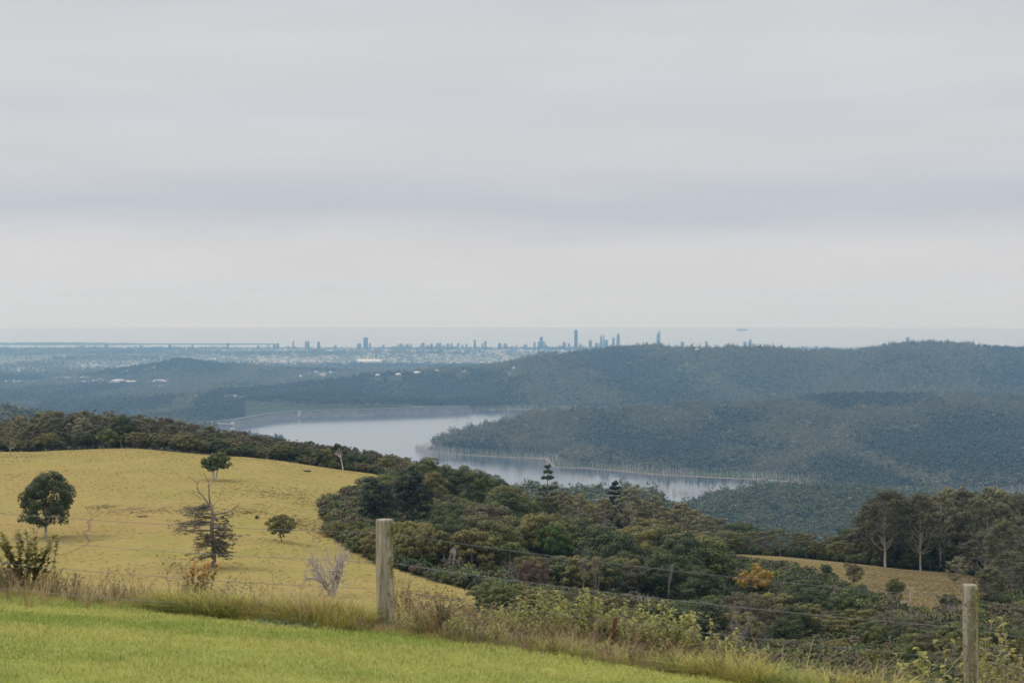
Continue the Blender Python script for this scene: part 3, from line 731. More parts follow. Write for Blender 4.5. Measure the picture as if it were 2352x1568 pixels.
for i in range(2): K['tallg%d' % i] = kind(tree_gum, M['gum'], B_grey, 340 + i, 20.0, 4.6, bare=0.24, n=44, per=210, clump=1.6, leaf=0.20, flat=0.78, r0=0.3)
K['kauri0'] = kind(tree_dome, M['kauri'], B_brown, 270, 16.0, 4.4, n=90, per=170, leaf=0.19, base=0.05, clump=1.25, lump=0.30, cone=0.55)
K['kauri1'] = kind(tree_dome, M['kauri'], B_brown, 271, 13.0, 4.4, n=76, per=170, leaf=0.19, base=0.05, clump=1.25, lump=0.5, cone=0.35)
K['hoop0'] = kind(tree_hoop, M['dark'], B_brown, 280, 17.0, 3.9, 10, 0.20, (6,))
K['hoop1'] = kind(tree_hoop, M['kauri'], B_brown, 281, 14.0, 3.0, 10, 0.25)
K['paddock'] = kind(tree_dome, M['paddock'], B_pale, 285, 12.2, 5.3, n=120, per=190, leaf=0.17, base=0.20, clump=1.1, lump=0.34, nl=26, cone=0.45)
K['bushy'] = kind(tree_dome, M['olive'], B_grey, 286, 4.6, 2.5, n=50, per=90, leaf=0.13, base=0.24, clump=0.6, lump=0.18, nl=14)
def fig():
    tb, cb = tree_dome(287, 7.2, 3.7, n=46, per=100, leaf=0.24, base=0.40, clump=1.0, lump=0.42, nl=0)
    r = np.random.default_rng(5); tb2 = MB()
    for a, rr in ((-0.55, 0.22), (0.5, 0.28), (0.15, 0.16)):
        tb2.tube(curve((a * 0.5, 0, -0.4), (a * 1.5, 0.2 * a, 4.8), r, 6, 0.05), np.linspace(rr * 1.3, rr * 0.4, 6), 6)
    for c in shell_points(r, 14, (3, 3, 1.6), 5.2, 4.4): tb2.tube(curve((c[0] * 0.2, 0, 3.2), c, r, 5, 0.06), np.linspace(0.10, 0.03, 5), 4, False)
    return tb2, cb
K['fig'] = kind(fig, M['green'], B_white)
def golden():
    return tree_dome(288, 7.0, 3.9, n=60, per=100, leaf=0.20, base=0.12, clump=0.95, lump=0.3)
tb, cb = golden(); gv = np.concatenate(cb.v)
K['golden'] = kind(golden, M['yellow'], B_grey)
# golden only on top: the lower tufts keep green leaves
gm = K['golden'][1]; gm.materials.append(M['dark'])
zc = np.zeros(len(gm.polygons) * 3); gm.polygons.foreach_get('center', zc); zc = zc.reshape(-1, 3)
lowm = (zc[:, 2] - 0.8 + 0.9 * fbm(zc[:, 0], zc[:, 1], 2) + 0.12 * zc[:, 0]) < 3.0
gm.polygons.foreach_set('material_index', lowm.astype(np.int32))
def stormpine():
    """half dead conifer: bare bleached top, ragged shelves of foliage mostly on one side"""
    r = np.random.default_rng(41); tb, cb = MB(), MB(); H = 15.6
    tp = np.array([[0, 0, -0.5], [0.05, 0, 1.0], [0.02, 0, 3.5], [-0.22, 0, 6.5], [-0.02, 0, 8.8], [-0.25, 0, 10.2]])
    tb.tube(tp, [0.46, 0.30, 0.27, 0.23, 0.20, 0.15], 9)
    shelves = [(2.1, -2.4, 0.9), (2.6, 2.0, 0.6), (3.4, -2.6, 0.9), (4.2, -1.9, 0.9), (5.2, 3.2, 0.8), (5.0, -2.8, 0.8), (6.0, -4.2, 1.0), (6.4, 2.4, 0.8), (6.9, -5.9, 1.1), (7.4, -4.6, 1.2), (7.2, 1.8, 0.6),
               (8.0, -4.4, 1.2), (8.7, -3.9, 1.2), (9.4, -3.3, 1.1), (10.0, -2.6, 0.9), (3.0, 1.6, 0.5), (4.6, 1.5, 0.5), (5.8, 2.6, 0.6), (4.0, 2.2, 0.6), (7.8, 1.7, 0.5), (3.5, 2.3, 0.6), (2.2, 1.6, 0.5)]
    for z, x, w in shelves:
        for q in range(3):
            yo = r.normal() * 1.5; e = np.array([x * r.uniform(0.55, 1.05), yo, z - 0.2 + r.normal() * 0.45])
            k = np.array([np.interp(z, tp[:, 2], tp[:, 0]), 0, z + 0.2]); pts = curve(k, e, r, 6, 0.05, 0.04)
            tb.tube(pts, np.linspace(0.11, 0.02, 6), 5, False)
            g = np.linspace(0.35, 1.05, 7)
            c = k + (e - k) * g[:, None] + r.normal(size=(7, 3)) * np.array([0.35, 0.45, 0.34])
            leaves(r, cb, c, np.full(7, 0.55 * w), 26, 0.10, 0.62, 0.3, 0.10, 0.3, 0.4)
            for j in range(3): tb.tube(curve(pts[2 + j], pts[2 + j] + r.normal(size=3) * np.array([0.7, 0.9, 0.12]), r, 3, 0.05), [0.03, 0.02, 0.01], 4, False)
    dead = [((-0.25, 0, 10.0), (-1.5, 0.1, 12.3), 0.15), ((-1.5, 0.1, 12.3), (-1.9, 0.2, 13.9), 0.09), ((-1.9, 0.2, 13.9), (-3.0, 0.2, 15.2), 0.06), ((-1.5, 0.1, 12.3), (-2.6, 0, 12.9), 0.05), ((-1.9, 0.2, 13.9), (-1.6, 0.1, 14.6), 0.05),
            ((-0.25, 0, 10.2), (-0.5, -0.1, 12.6), 0.14), ((-0.5, -0.1, 12.6), (-0.6, 0, 14.2), 0.09), ((-0.6, 0, 14.2), (-1.2, 0.1, 15.7), 0.06), ((-0.6, 0, 14.2), (-0.2, 0, 15.4), 0.04), ((-0.6, 0, 13.6), (0.3, 0, 14.3), 0.04),
            ((-0.1, 0, 8.7), (1.6, 0.2, 9.2), 0.14), ((1.6, 0.2, 9.2), (2.9, 0.2, 10.3), 0.08), ((2.3, 0.2, 9.8), (3.1, 0.1, 10.9), 0.03), ((-1.5, 0.1, 11.6), (-3.0, 0.3, 12.6), 0.05), ((-3.0, 0.3, 12.6), (-3.8, 0.3, 12.8), 0.03), ((-0.2, 0, 10), (0.7, 0, 11.5), 0.05), ((0.7, 0, 11.5), (0.8, 0, 12.4), 0.03)]
    for a, b_, rr in dead:
        tb.tube(curve(a, b_, r, 5, 0.06), np.linspace(rr, rr * 0.55, 5), 6)
    return tb, cb
M['storm'] = leaf_mat('leaf_dull_conifer', (0.062, 0.056, 0.032), (0.070, 0.062, 0.036), (0.120, 0.100, 0.056))
B_storm = bark_mat('bark_weathered', (0.13, 0.105, 0.085), (0.24, 0.205, 0.17))
K['storm'] = kind(stormpine, M['storm'], B_storm)
def leaning():
    r = np.random.default_rng(43); tb, cb = MB(), MB()
    tp = curve((0.6, 0, -0.4), (-0.4, 0, 4.2), r, 6, 0.04); tb.tube(tp, np.linspace(0.25, 0.14, 6), 6)
    ends = [(-2.2, 0.3, 5.6), (-0.9, -0.3, 6.2), (-2.8, -0.5, 4.8), (0.3, 0.2, 5.6), (-1.7, 0.5, 6.4), (-3.0, 0.2, 5.6), (0.9, 0, 4.6)]
    for e in ends: tb.tube(curve(tp[4], e, r, 5, 0.06), np.linspace(0.11, 0.03, 5), 5, False)
    leaves(r, cb, ends, r.uniform(0.6, 1.0, 7), 170, 0.20, 0.7)
    return tb, cb
K['leaning'] = kind(leaning, M['dark'], B_white)
BARE = {
    'thicket': tree_bare(401, 4.0, 5, 0.10, 0.75, (2, 4), 0.30, 5).mesh('branches', B_grey, True),
    'bleached': tree_bare(402, 7.6, 4, 0.52, 0.62, (2, 4), 0.28, 5).mesh('branches', B_drown, True),
    'upright': tree_bare(403, 9.0, 5, 0.16, 0.42, (2, 4), 0.40, 2).mesh('branches', B_grey, True),
    'twiggy': tree_bare(404, 6.0, 6, 0.11, 0.38, (2, 4), 0.38, 1).mesh('branches', B_grey, True),
    'sprawl': tree_bare(405, 4.0, 4, 0.14, 0.8, (2, 4), 0.30, 3).mesh('branches', B_white, True),
    'fork': tree_bare(406, 6.0, 4, 0.16, 0.6, (2, 3), 0.36, 1).mesh('branches', B_white, True),
}
BH = {k: (max(v.co.z for v in m.vertices), max(math.hypot(v.co.x, v.co.y) for v in m.vertices)) for k, m in BARE.items()}

PROT = []       # (bearing px, half width px, lowest row to keep clear, distance) of trees that must stay in view
TOBJ = []
TREES = []      # (x, y, half width) of every tree placed, to keep their distance
def tree(kd, x, y, H, name, label, group=None, cat='tree', yaw=None, wid=None):
    tm, cm, h0, w0 = K[kd]
    z = float(ground(x, y))
    e = bpy.data.objects.new(name, None); COL.objects.link(e); e.empty_display_size = 0.5
    sz = H / h0; sx = sz if wid is None else wid / w0
    e.location = (x, y, z); e.rotation_euler = (0, 0, rng.uniform(0, 6.28) if yaw is None else yaw); e.scale = (sx, sx, sz)
    for nm, m in (('trunk', tm), ('crown', cm)): put(nm, m, e)
    TREES.append((x, y, sx * w0)); TOBJ.append(e); return tag(e, label, cat, group)
def D_at(u, v, lo, hi):
    Ds = np.linspace(lo, hi, 800); vv = V0 - ground(world_x(u, Ds), Ds) * F / Ds
    k = np.argmin(np.abs(vv - v)); return float(Ds[k])
def tree_px(kd, u, vtop, D, wpx, name, label, group=None, cat='tree', yaw=None):
    x = float(world_x(u, D)); z = float(ground(x, D)); zt = -(vtop - V0) * D / F
    PROT.append((u, wpx * 0.4, vtop + (0.45 if kd[:4] == 'pale' else 0.72) * ((V0 - z * F / D) - vtop), D))
    return tree(kd, x, D, zt - z, name, label, group, cat, yaw, wpx * D / F / 2)
def bare_px(kd, u, vtop, D, wpx, label, group=None, name='bare_tree', yaw=0.0, cat='tree'):
    x = float(world_x(u, D)); z = float(ground(x, D)); H = -(vtop - V0) * D / F - z
    PROT.append((u, wpx * 0.4, vtop + 0.8 * ((V0 - z * F / D) - vtop), D))
    o = put(name, BARE[kd], None, (x, D, z), yaw); h, w = BH[kd]; sx = wpx * D / F / 2 / w
    o.scale = (sx, sx, H / h); TREES.append((x, D, 1.5)); return tag(o, label, cat, group)

# --- trees that can be pointed out one by one
tree_px('paddock', 103, 1078, D_at(103, 1235, 350, 600), 134, 'paddock_tree', 'dense dome-shaped green tree standing alone on the yellow pasture slope', yaw=0.6)
tree_px('fig', 494, 1036, D_at(494, 1103, 420, 620), 70, 'fig_tree', 'flat-topped tree with several white trunks near the top of the pasture', yaw=0.1)
tree_px('storm', 490, 1086, D_at(490, 1303, 310, 420), 168, 'conifer_tree', 'half-dead conifer with bleached bare top and one-sided foliage shelves', yaw=0.0)
tree_px('bushy', 644, 1178, D_at(644, 1243, 330, 520), 70, 'small_tree', 'small round olive tree on a short trunk low on the pasture', yaw=0.3)
tree_px('pale0', 24, 962, 612, 52, 'eucalyptus_tree', 'pale-trunked gum standing alone at the far left brow of the pasture')
tree_px('leaning', 784, 1017, 640, 46, 'leaning_tree', 'leaning tree with white trunk on the pasture brow by the lake', yaw=0.0)
tree_px('kauri1', 864, 1094, D_at(864, 1208, 380, 560), 96, 'conifer_tree', 'lower of two blackish-green dense conifers above the first fence post')
tree_px('kauri0', 946, 1071, D_at(946, 1215, 380, 560), 100, 'conifer_tree', 'taller of two blackish-green dense conifers above the first fence post')
tree_px('hoop0', 1258, 1066, 640, 64, 'pine_tree', 'lone tiered pine silhouetted against the lake')
tree_px('hoop1', 1412, 1102, 628, 50, 'pine_tree', 'narrow dark pine rising among pale gums at the lake edge of the gully')
tree_px('bright0', 1272, 1200, 455, 92, 'rainforest_tree', 'bright fresh-green tree in the middle of the dark gully forest')
tree_px('olive1', 1085, 1213, 392, 118, 'rainforest_tree', 'big rounded olive tree at the edge of the pasture tongue')
tree_px('red0', 1228, 1280, 372, 80, 'red_leaved_tree', 'rusty red-leaved tree below the bright green one in the gully')
tree_px('golden', 1737, 1294, 432, 88, 'golden_tree', 'golden-yellow flowering tree in the gully below the small right pasture')
tree_px('red0', 1915, 1478, 300, 56, 'red_leaved_bush', 'rusty red bush low in the gully near the second fence post', cat='bush')
tree_px('brown0', 1960, 1290, 470, 44, 'small_tree', 'brown-leaved small tree with pale stem at the edge of the right pasture')
tree_px('dark1', 1792, 1285, 505, 30, 'small_tree', 'small dark bush on the right pasture above the golden tree', cat='bush')
tree_px('dark2', 1898, 1292, 500, 32, 'small_tree', 'small dark round bush at the lower edge of the right pasture', cat='bush')
tree_px('green1', 2056, 1326, 440, 48, 'small_tree', 'green bushy small tree on the dry slope left of the second post')
tree_px('dark0', 2008, 1368, 410, 34, 'small_tree', 'narrow dark small tree on the dry slope below the right pasture')
tree_px('dark3', 2182, 1362, 400, 60, 'rainforest_tree', 'dark dense tree just left of the second fence post')
tree_px('pale1', 2204, 1277, 470, 60, 'eucalyptus_tree', 'cream-tipped gum directly behind the top of the second post')
tree_px('tallg0', 2278, 1298, 400, 84, 'eucalyptus_tree', 'double-stemmed grey gum just right of the second post')
tree_px('pale2', 2336, 1376, 330, 70, 'eucalyptus_tree', 'cream-tipped gum at the right edge beyond the second post')
tree_px('pale0', 2187, 1468, 240, 70, 'eucalyptus_tree', 'cream-tipped low gum at the foot of the second post')
tree_px('olive0', 1898, 1412, 335, 120, 'rainforest_tree', 'broad olive bush mass in the gully right of centre', cat='bush')
tree_px('green2', 2008, 1436, 320, 56, 'rainforest_tree', 'yellow-green rounded bush before the dark tree by the second post', cat='bush')
tree_px('shrub1', 705, 1079, 575, 20, 'shrub', 'dark tussock shrub with brown litter on the pasture brow', cat='shrub')
tree_px('shrub0', 668, 1140, 500, 12, 'shrub', 'tiny green shrub in the middle of the pasture', cat='shrub')
tree_px('shrub1', 590, 1183, 440, 10, 'shrub', 'tiny shrub beside the red soil scar', cat='shrub')
bare_px('bleached', 765, 1240, D_at(765, 1368, 290, 360), 150, 'bleached dead tree with many bare limbs left of the first post', yaw=0.4)
bare_px('upright', 1338, 1238, 385, 62, 'tall bare grey tree in the gully, left one of a pair', yaw=0.2)
bare_px('upright', 1372, 1244, 380, 60, 'tall bare grey tree in the gully, right one of a pair', yaw=2.2)
bare_px('twiggy', 1536, 1262, 400, 46, 'finely twigged grey leafless tree in the gully right of centre')
bare_px('sprawl', 1033, 1252, 385, 70, 'sprawling white leafless shrub behind the pasture tongue', cat='shrub')
bare_px('thicket', 1165, 1258, 385, 70, 'grey leafless thicket beside the red-leaved tree', cat='shrub')
bare_px('fork', 2090, 1330, 430, 50, 'dead white forked tree on the dry slope', yaw=1.0)
bare_px('thicket', 1690, 1368, 300, 150, 'wide grey leafless thicket low in the gully below the golden tree', yaw=0.5, cat='shrub')
bare_px('upright', 1752, 1395, 290, 60, 'bare brown sapling tree standing in the low gully thicket', yaw=0.9)
bare_px('twiggy', 1060, 1108, 610, 70, 'brownish leafless twiggy tree right of the dark conifers', yaw=0.3)
RIM = []
for q, (u_, v_, w_) in enumerate([(1330, 1128, 74), (1388, 1142, 62), (1448, 1116, 84), (1503, 1130, 76), (1562, 1152, 84), (1296, 1122, 50), (1622, 1176, 70), (1600, 1168, 60)]):
    RIM.append((tree_px('pale%d' % (q % 3), u_, v_, 605 + 7 * (q % 4), w_, 'eucalyptus_tree', 'cream-tipped gum on the lakeward rim of the gully forest', 'gums along the lakeward rim of the gully'), u_, v_, 'cream-tipped gum'))

MARKS = {'gully': [(864, 1150, 'the lower blackish conifer'), (946, 1140, 'the taller blackish conifer'), (1085, 1270, 'the big rounded olive tree'), (1272, 1245, 'the bright green tree'), (1228, 1300, 'the rusty red tree'), (1258, 1120, 'the tiered pine by the lake'), (1412, 1140, 'the narrow dark pine'), (1536, 1290, 'the grey twiggy tree'), (1737, 1330, 'the golden tree'), (1690, 1410, 'the grey leafless thicket'), (2182, 1400, 'the dark tree by the second post'), (2090, 1365, 'the dead white fork'), (1355, 1290, 'the pair of bare trees'), (2056, 1350, 'the green tree on the dry slope')],
         'brow': [(24, 1000, 'the lone pale-trunked gum'), (103, 1080, 'the dome-shaped pasture tree'), (490, 1060, 'the white-trunked fig'), (784, 1045, 'the leaning tree'), (946, 1100, 'the taller blackish conifer'), (300, 1040, 'the middle of the pasture brow'), (640, 1050, 'the right shoulder of the pasture brow')],
         'grove': [(2060, 1300, 'the open pasture end of the grove'), (2230, 1300, 'the second fence post'), (2352, 1300, 'the right edge of the grove')]}
ORD = ['', 'second ', 'third ', 'fourth ', 'fifth ', 'sixth ', 'seventh ', 'eighth ', 'ninth ', 'tenth ', 'eleventh ', 'twelfth ', 'thirteenth ', 'fourteenth ', 'fifteenth ', 'sixteenth ', 'seventeenth ', 'eighteenth ', 'nineteenth ', 'twentieth ']
def rel_labels(items, marks, sideways=False):
    """items: (object, u, v, look): name each by its look and its rank on one side of the nearest landmark"""
    from collections import defaultdict
    g = defaultdict(list)
    for o, u, v, look in items:
        d = [math.hypot(u - a, (v - b_) * (0.01 if sideways else 1.3)) for a, b_, _ in marks]; k = int(np.argmin(d)); a, b_, nm = marks[k]
        if sideways or abs(u - a) > 1.3 * abs(v - b_): way = 'to the left of' if u < a else 'to the right of'
        else: way = 'behind' if v < b_ else 'in front of'
        g[(look, way, nm)].append((d[k], o))
    for (look, way, nm), l in g.items():
        l.sort(key=lambda q: q[0])
        for k, (_, o) in enumerate(l):
            o['label'] = ('%s%s %s %s' % (ORD[k] if k < 20 else 'farther ', look, way, nm)) if k else 'nearest %s %s %s' % (look, way, nm)
rel_labels(RIM, [(1258, 1100, 'the tiered pine by the lake'), (1412, 1120, 'the narrow dark pine'), (1640, 1180, 'the small right pasture')], True)
# --- the woods around: every tree its own, only those that show
def free(x, y, rad):
    return all((x - a) ** 2 + (y - b_) ** 2 > (0.62 * (rad + c)) ** 2 for a, b_, c in TREES)
SKY_U = np.arange(-60, 2440, 6.0)
def woods(cands, slack):
    """cands sorted near to far: (x, y, H, w, kind, ...); keep a tree only if its crown shows above those before it"""
    front = np.full(len(SKY_U), 1e9); kept = []
    for c in cands:
        x, y, H, w = c[:4]; u, vt = pix(x, y, float(ground(x, y)) + H); hw = w * F / y
        m = np.abs(SKY_U - u) < hw
        if not m.any(): continue
        prof = vt + (np.abs(SKY_U[m] - u) / hw) ** 2 * H * 0.5 * F / y
        if (prof < front[m] - slack).mean() < 0.25: continue
        front[m] = np.minimum(front[m], prof + slack * 0.5); kept.append(c)
    return kept
def candidates(u0, u1, d0, d1, sp_, ok, seed):
    r = np.random.default_rng(seed); P = []; y = d0
    while y < d1:
        xs = np.arange(world_x(u0, y), world_x(u1, y), sp_); P += [(x + r.uniform(-0.4, 0.4) * sp_, y + r.uniform(-0.4, 0.4) * sp_) for x in xs]; y += sp_
    P = np.array(P); return P[ok(P[:, 0], P[:, 1])]
def gully_ok(x, y):
    a, b_ = pasture(x, y); u = U0 + F * x / y
    edge = np.interp(u, [660, 720, 800, 1000, 1110, 1180, 1300, 1500, 1800, 2400], [500, 430, 398, 362, 325, 300, 280, 250, 230, 220])
    return ~a & ~b_ & (y > edge) & (u > 700)
# species drift over the gully: dark rain forest in the middle, olive scrub low down, dusty gums on the rim
LOOK = {'dark': ('rainforest_tree', 'dark green rounded rainforest tree crowded in the gully', 'dark gully trees'),
        'green': ('rainforest_tree', 'mid-green rounded tree crowded in the gully', 'green gully trees'),
        'olive': ('rainforest_tree', 'olive-green bushy tree crowded in the gully', 'olive gully trees'),
        'brown': ('rainforest_tree', 'brownish thin-leaved tree crowded in the gully', 'brownish gully trees'),
        'gum': ('eucalyptus_tree', 'dusty grey-green gum in the forest', 'gums'), 'pale': ('eucalyptus_tree', 'gum', 'gums')}
r = np.random.default_rng(51); C = []
for x, y in candidates(690, 2420, 215, 660, 6.8, gully_ok, 52):
    u = U0 + F * x / y; n_ = fbm(x / 30, y / 30, 2); q = r.random()
    low = np.clip((400 - y) / 150, 0, 1)
    if low > 0.2 and r.random() < 0.30: kd = 'brown' if r.random() < 0.6 else 'olive'
    elif y > 560 and u > 1150 and q < 0.45: kd = 'gum' if u > 1600 else 'olive'
    elif q < 0.56 - 0.3 * low + 0.5 * n_ * (1 - low): kd = 'dark'
    elif q < 0.78 + 0.04 * low: kd = 'green'
    elif q < 0.94: kd = 'olive'
    else: kd = 'brown'
    if u < 1000 and kd == 'dark': kd = 'green' if r.random() < 0.5 else 'olive'
    lim = np.interp(u, [700, 900, 1000, 1200, 1500, 1700, 1850, 2000, 2400], [4.5, 6.5, 10.5, 13, 13, 10.5, 7.5, 6.5, 8])
    H = lim * r.uniform(0.45, 1.05) * (1 - 0.40 * low)
    if y < 300: H = min(H, r.uniform(2.0, 6.0))
    if inside([(1640, 400), (1640, 505), (2080, 505), (2080, 400)], u, y): H = min(H, r.uniform(2.5, 4.5))
    if u > 1980 and 330 < y < 560: H = min(H, r.uniform(1.5, 4.0)) if r.random() < 0.5 else 0
    if H < 1.2: continue
    if kd == 'gum': H = min(H * 1.1, 12)
    w = H * r.uniform(0.38, 0.54) + 0.6
    zg = float(ground(x, y)); tl = 0.0
    if u < 850: tl = 1165
    elif u < 965 and y > 470: tl = 1105
    if y < (540 if u < 1640 else 578): tl = np.interp(u, [700, 1000, 1030, 1600, 1645, 1700, 1850, 1950, 2100, 2250, 2400], [1195, 1195, 0, 0, 1302, 1308, 1328, 1355, 1410, 1430, 1430])
    for pu, pw, pv, pD in PROT:
        if y < pD - 1 and abs(u - pu) < pw + w * F / y: tl = max(tl, pv)
    H = min(H, -(tl - V0) * y / F - zg) if tl else H
    if H < 1.2: continue
    w = min(w, H * 0.75 + 0.5)
    C.append((x, y, H, w, kd))
C.sort(key=lambda c: c[1])
C = [c for c in C if free(c[0], c[1], c[3])]
GUL = woods(C, 5)
named = []
for x, y, H, w, kd in GUL:
    nm, lb, gp = LOOK[kd]
    if kd == 'gum': lb, gp = 'dusty gum on the far rim of the gully forest', 'gums on the gully rim'
    if H < 4: nm, lb, gp = 'bush', {'dark': 'low dark green bush', 'green': 'low green bush', 'olive': 'low olive bush', 'brown': 'low brownish bush', 'gum': 'low grey-green bush'}[kd] + ' in the scrub of the gully', kd + ' gully bushes'
    kk = '%s%d' % (kd, r.integers(0, {'dark': 4, 'green': 3, 'olive': 3, 'brown': 2, 'gum': 4}[kd]))
    if H < 4: kk = {'dark': 'shrub1', 'green': 'shrub0', 'brown': 'shrub3'}.get(kd, 'shrub2')
    o = tree(kk, x, y, H, nm, lb, gp, 'bush' if H < 4 else 'tree', None, w); uu, vv = pix(x, y, float(ground(x, y)) + 0.7 * H)
    named.append((o, uu, vv, {'dark': 'dark green', 'green': 'mid-green', 'olive': 'olive', 'brown': 'brownish', 'gum': 'dusty grey-green'}[kd] + (' bush' if H < 4 else ' gully tree')))
rel_labels(named, MARKS['gully'])
named = []
for q in range(30):
    D_ = r.uniform(245, 430); u_ = r.uniform(1180, 2200); x = float(world_x(u_, D_))
    if not gully_ok(np.array([x]), np.array([D_]))[0]: continue
    kd = ['thicket', 'sprawl', 'twiggy', 'upright', 'thicket'][q % 5]; H = r.uniform(2.4, 4.8); h, w = BH[kd]
    o = put('bare_shrub', BARE[kd], None, (x, D_, float(ground(x, D_))), r.uniform(0, 6)); o.scale = (H / h * r.uniform(0.9, 1.3),) * 2 + (H / h,)
    tag(o, 'bare shrub', 'shrub', 'leafless shrubs in the gully scrub'); uu, vv = pix(x, D_, float(ground(x, D_)) + H * 0.6); named.append((o, uu, vv, ['leafless grey shrub', 'leafless white shrub', 'fine-twigged bare shrub', 'upright bare shrub', 'leafless grey shrub'][q % 5]))
rel_labels(named, MARKS['gully'])
# gum forest behind the brow of the pasture
TU = [-100, 0, 60, 130, 250, 330, 420, 520, 620, 700, 800, 900, 1000, 1100, 1180, 1300]
TV = [965, 960, 950, 940, 942, 952, 966, 985, 1003, 1014, 1028, 1043, 1070, 1094, 1122, 1150]
C = []
for x, y in candidates(-70, 1120, 662, 1000, 7.5, lambda x, y: y > 0, 53):
    u = U0 + F * x / y; z = float(ground(x, y)); vt = np.interp(u, TU, TV) - 4 + abs(r.normal()) * 11
    Hs = -(vt - V0) * y / F - z
    H = min(Hs, r.uniform(9, 21)); 
    if y < 690: H = min(H, r.uniform(4, 11))
    if H < 3: continue
    q = r.random(); kd = 'gum' if q < 0.58 else 'gumb' if q < 0.78 else 'dark' if q < 0.9 else 'pale'
    C.append((x, y, H, min(H * r.uniform(0.26, 0.36) + 1.0, 6.5), kd))
for x, y in candidates(-70, 900, 656, 684, 4.6, lambda x, y: y > 0, 54):
    H = r.uniform(2.6, 6.0); C.append((x, y, H, H * 0.5 + 0.8, 'gum' if r.random() < 0.5 else 'dark'))
C.sort(key=lambda c: c[1])
LEFT = woods([c for c in C if free(c[0], c[1], c[3])], 5)
LB = {'gum': 'dusty grey-green gum in the forest behind the pasture brow', 'gumb': 'brown-tinged gum in the forest behind the pasture brow',
      'dark': 'dark rounded tree in the forest behind the pasture brow', 'pale': 'cream-tipped gum in the forest behind the pasture brow'}
named = []
for x, y, H, w, kd in LEFT:
    kk = '%s%d' % (kd, r.integers(0, {'gum': 4, 'gumb': 2, 'dark': 4, 'pale': 3}[kd]))
    if H < 6.2: kk = ['olive0', 'olive1', 'dark0', 'green1', 'dark2'][r.integers(0, 5)]; kd = 'dark'
    tree(kk, x, y, H, 'forest_tree', LB[kd], {'gum': 'grey-green', 'gumb': 'brown-tinged', 'dark': 'dark', 'pale': 'cream-tipped'}[kd] + ' trees behind the pasture brow', 'tree', None, w); uu, vv = pix(x, y, float(ground(x, y)) + 0.7 * H)
    named.append((TOBJ[-1], uu, vv, {'gum': 'grey-green gum', 'gumb': 'brown-tinged gum', 'dark': 'dark forest tree', 'pale': 'cream-tipped gum'}[kd]))
rel_labels(named, MARKS['brow'])
# tall grove on the right
GV = [(1985, 1195, 575), (2005, 1160, 560), (2035, 1122, 552), (2075, 1135, 570), (2112, 1128, 548), (2128, 1140, 575), (2160, 1118, 556), (2190, 1116, 590), (2215, 1120, 566), (2245, 1135, 552), (2270, 1122, 600), (2292, 1112, 575), (2320, 1130, 552), (2345, 1128, 585), (2375, 1140, 560), (2410, 1140, 580),
      (1968, 1228, 585), (2060, 1150, 600), (2140, 1135, 610), (2230, 1128, 615), (2330, 1132, 615), (1950, 1262, 590), (2098, 1150, 590), (2180, 1140, 575), (2300, 1150, 545), (2262, 1160, 540), (1935, 1275, 575), (2380, 1150, 600), (2018, 1150, 590), (2048, 1140, 585), (2088, 1142, 560), (2150, 1150, 595), (2205, 1135, 600), (2255, 1140, 585), (2285, 1150, 610), (2310, 1140, 600), (2358, 1150, 575), (1995, 1180, 600), (2120, 1150, 605), (1975, 1210, 572), (2170, 1160, 565),
      (2268, 1215, 500), (2300, 1190, 480), (2335, 1205, 505), (2370, 1230, 470), (2405, 1210, 500), (2320, 1265, 430), (2362, 1290, 410), (2290, 1240, 525), (2350, 1180, 530), (2398, 1260, 440)]
for q, (u_, v_, D_) in enumerate(GV):
    kd = ('tall%d' % (q % 4)) if q % 3 else ('tallg%d' % (q % 2))
    if u_ in (2190, 2160, 2292): kd = 'pale%d' % (q % 3)
    tree_px(kd, u_, v_, D_ + 26, 88 + 20 * (q % 3), 'eucalyptus_tree', 'tall olive-brown gum with bare pale trunk in the right-hand grove' if q % 3 else 'tall grey-green gum in the right-hand grove', 'olive-brown tall gums of the grove' if q % 3 else 'grey-green tall gums of the grove')
named = [(TOBJ[-len(GV) + q], g_[0], g_[1] + 60, 'tall olive-brown gum' if q % 3 else 'tall grey-green gum') for q, g_ in enumerate(GV)]
for q in range(34):
    u_ = 1940 + q * 15 + r.uniform(-6, 6); D_ = r.uniform(606, 660)
    tree('dark%d' % (q % 4), float(world_x(u_, D_)), D_, r.uniform(6, 13), 'understorey_tree', 'dark understorey tree filling the shade behind the grove trunks', 'understorey of the grove', 'tree', None, r.uniform(3, 4.4)); named.append((TOBJ[-1], u_, 1300, 'dark understorey tree'))
rel_labels(named, MARKS['grove'], True)
print('trees', len(TREES), len(GUL), len(LEFT))

# --- scrub and grass that nobody could count
def sc_shrub(seed, m, H=1.6, W=1.2):
    tb, cb = tree_dome(seed, H, W, n=14, per=26, leaf=0.16, base=0.02, clump=0.5, lump=0.4, nl=2); return cb.mesh('scrub', m)
SCR = [('scrub', sc_shrub(500, M['dark'])), ('scrub', sc_shrub(501, M['dark'])), ('scrub', sc_shrub(502, M['green'])), ('scrub', sc_shrub(503, M['brown']))]
P = np.concatenate([candidates(690, 2430, 200, 660, 2.6, gully_ok, 61), candidates(930, 2600, 120, 235, 1.8, lambda x, y: U0 + F * x / y > np.interp(y, [120, 235], [1030, 1040]), 66)])
P = np.c_[P, ground(P[:, 0], P[:, 1])]
scatter('undergrowth', 'tangled scrub between the trees of the gully', P, rng.uniform(0.6, 1.7, len(P)) * np.interp(P[:, 1], [120, 200, 260], [0.35, 0.6, 1.0]), rng.uniform(0, 6.28, len(P)), SCR)
P = candidates(-60, 1300, 1000, 1510, 8.5, lambda x, y: y > 0, 62); z = ground(P[:, 0], P[:, 1]); u, v = pix(P[:, 0], P[:, 1], z)
lim = np.clip((-(np.interp(u, TU, TV) + 6 - V0) * P[:, 1] / F - z) / 17, 0.15, 1.15)
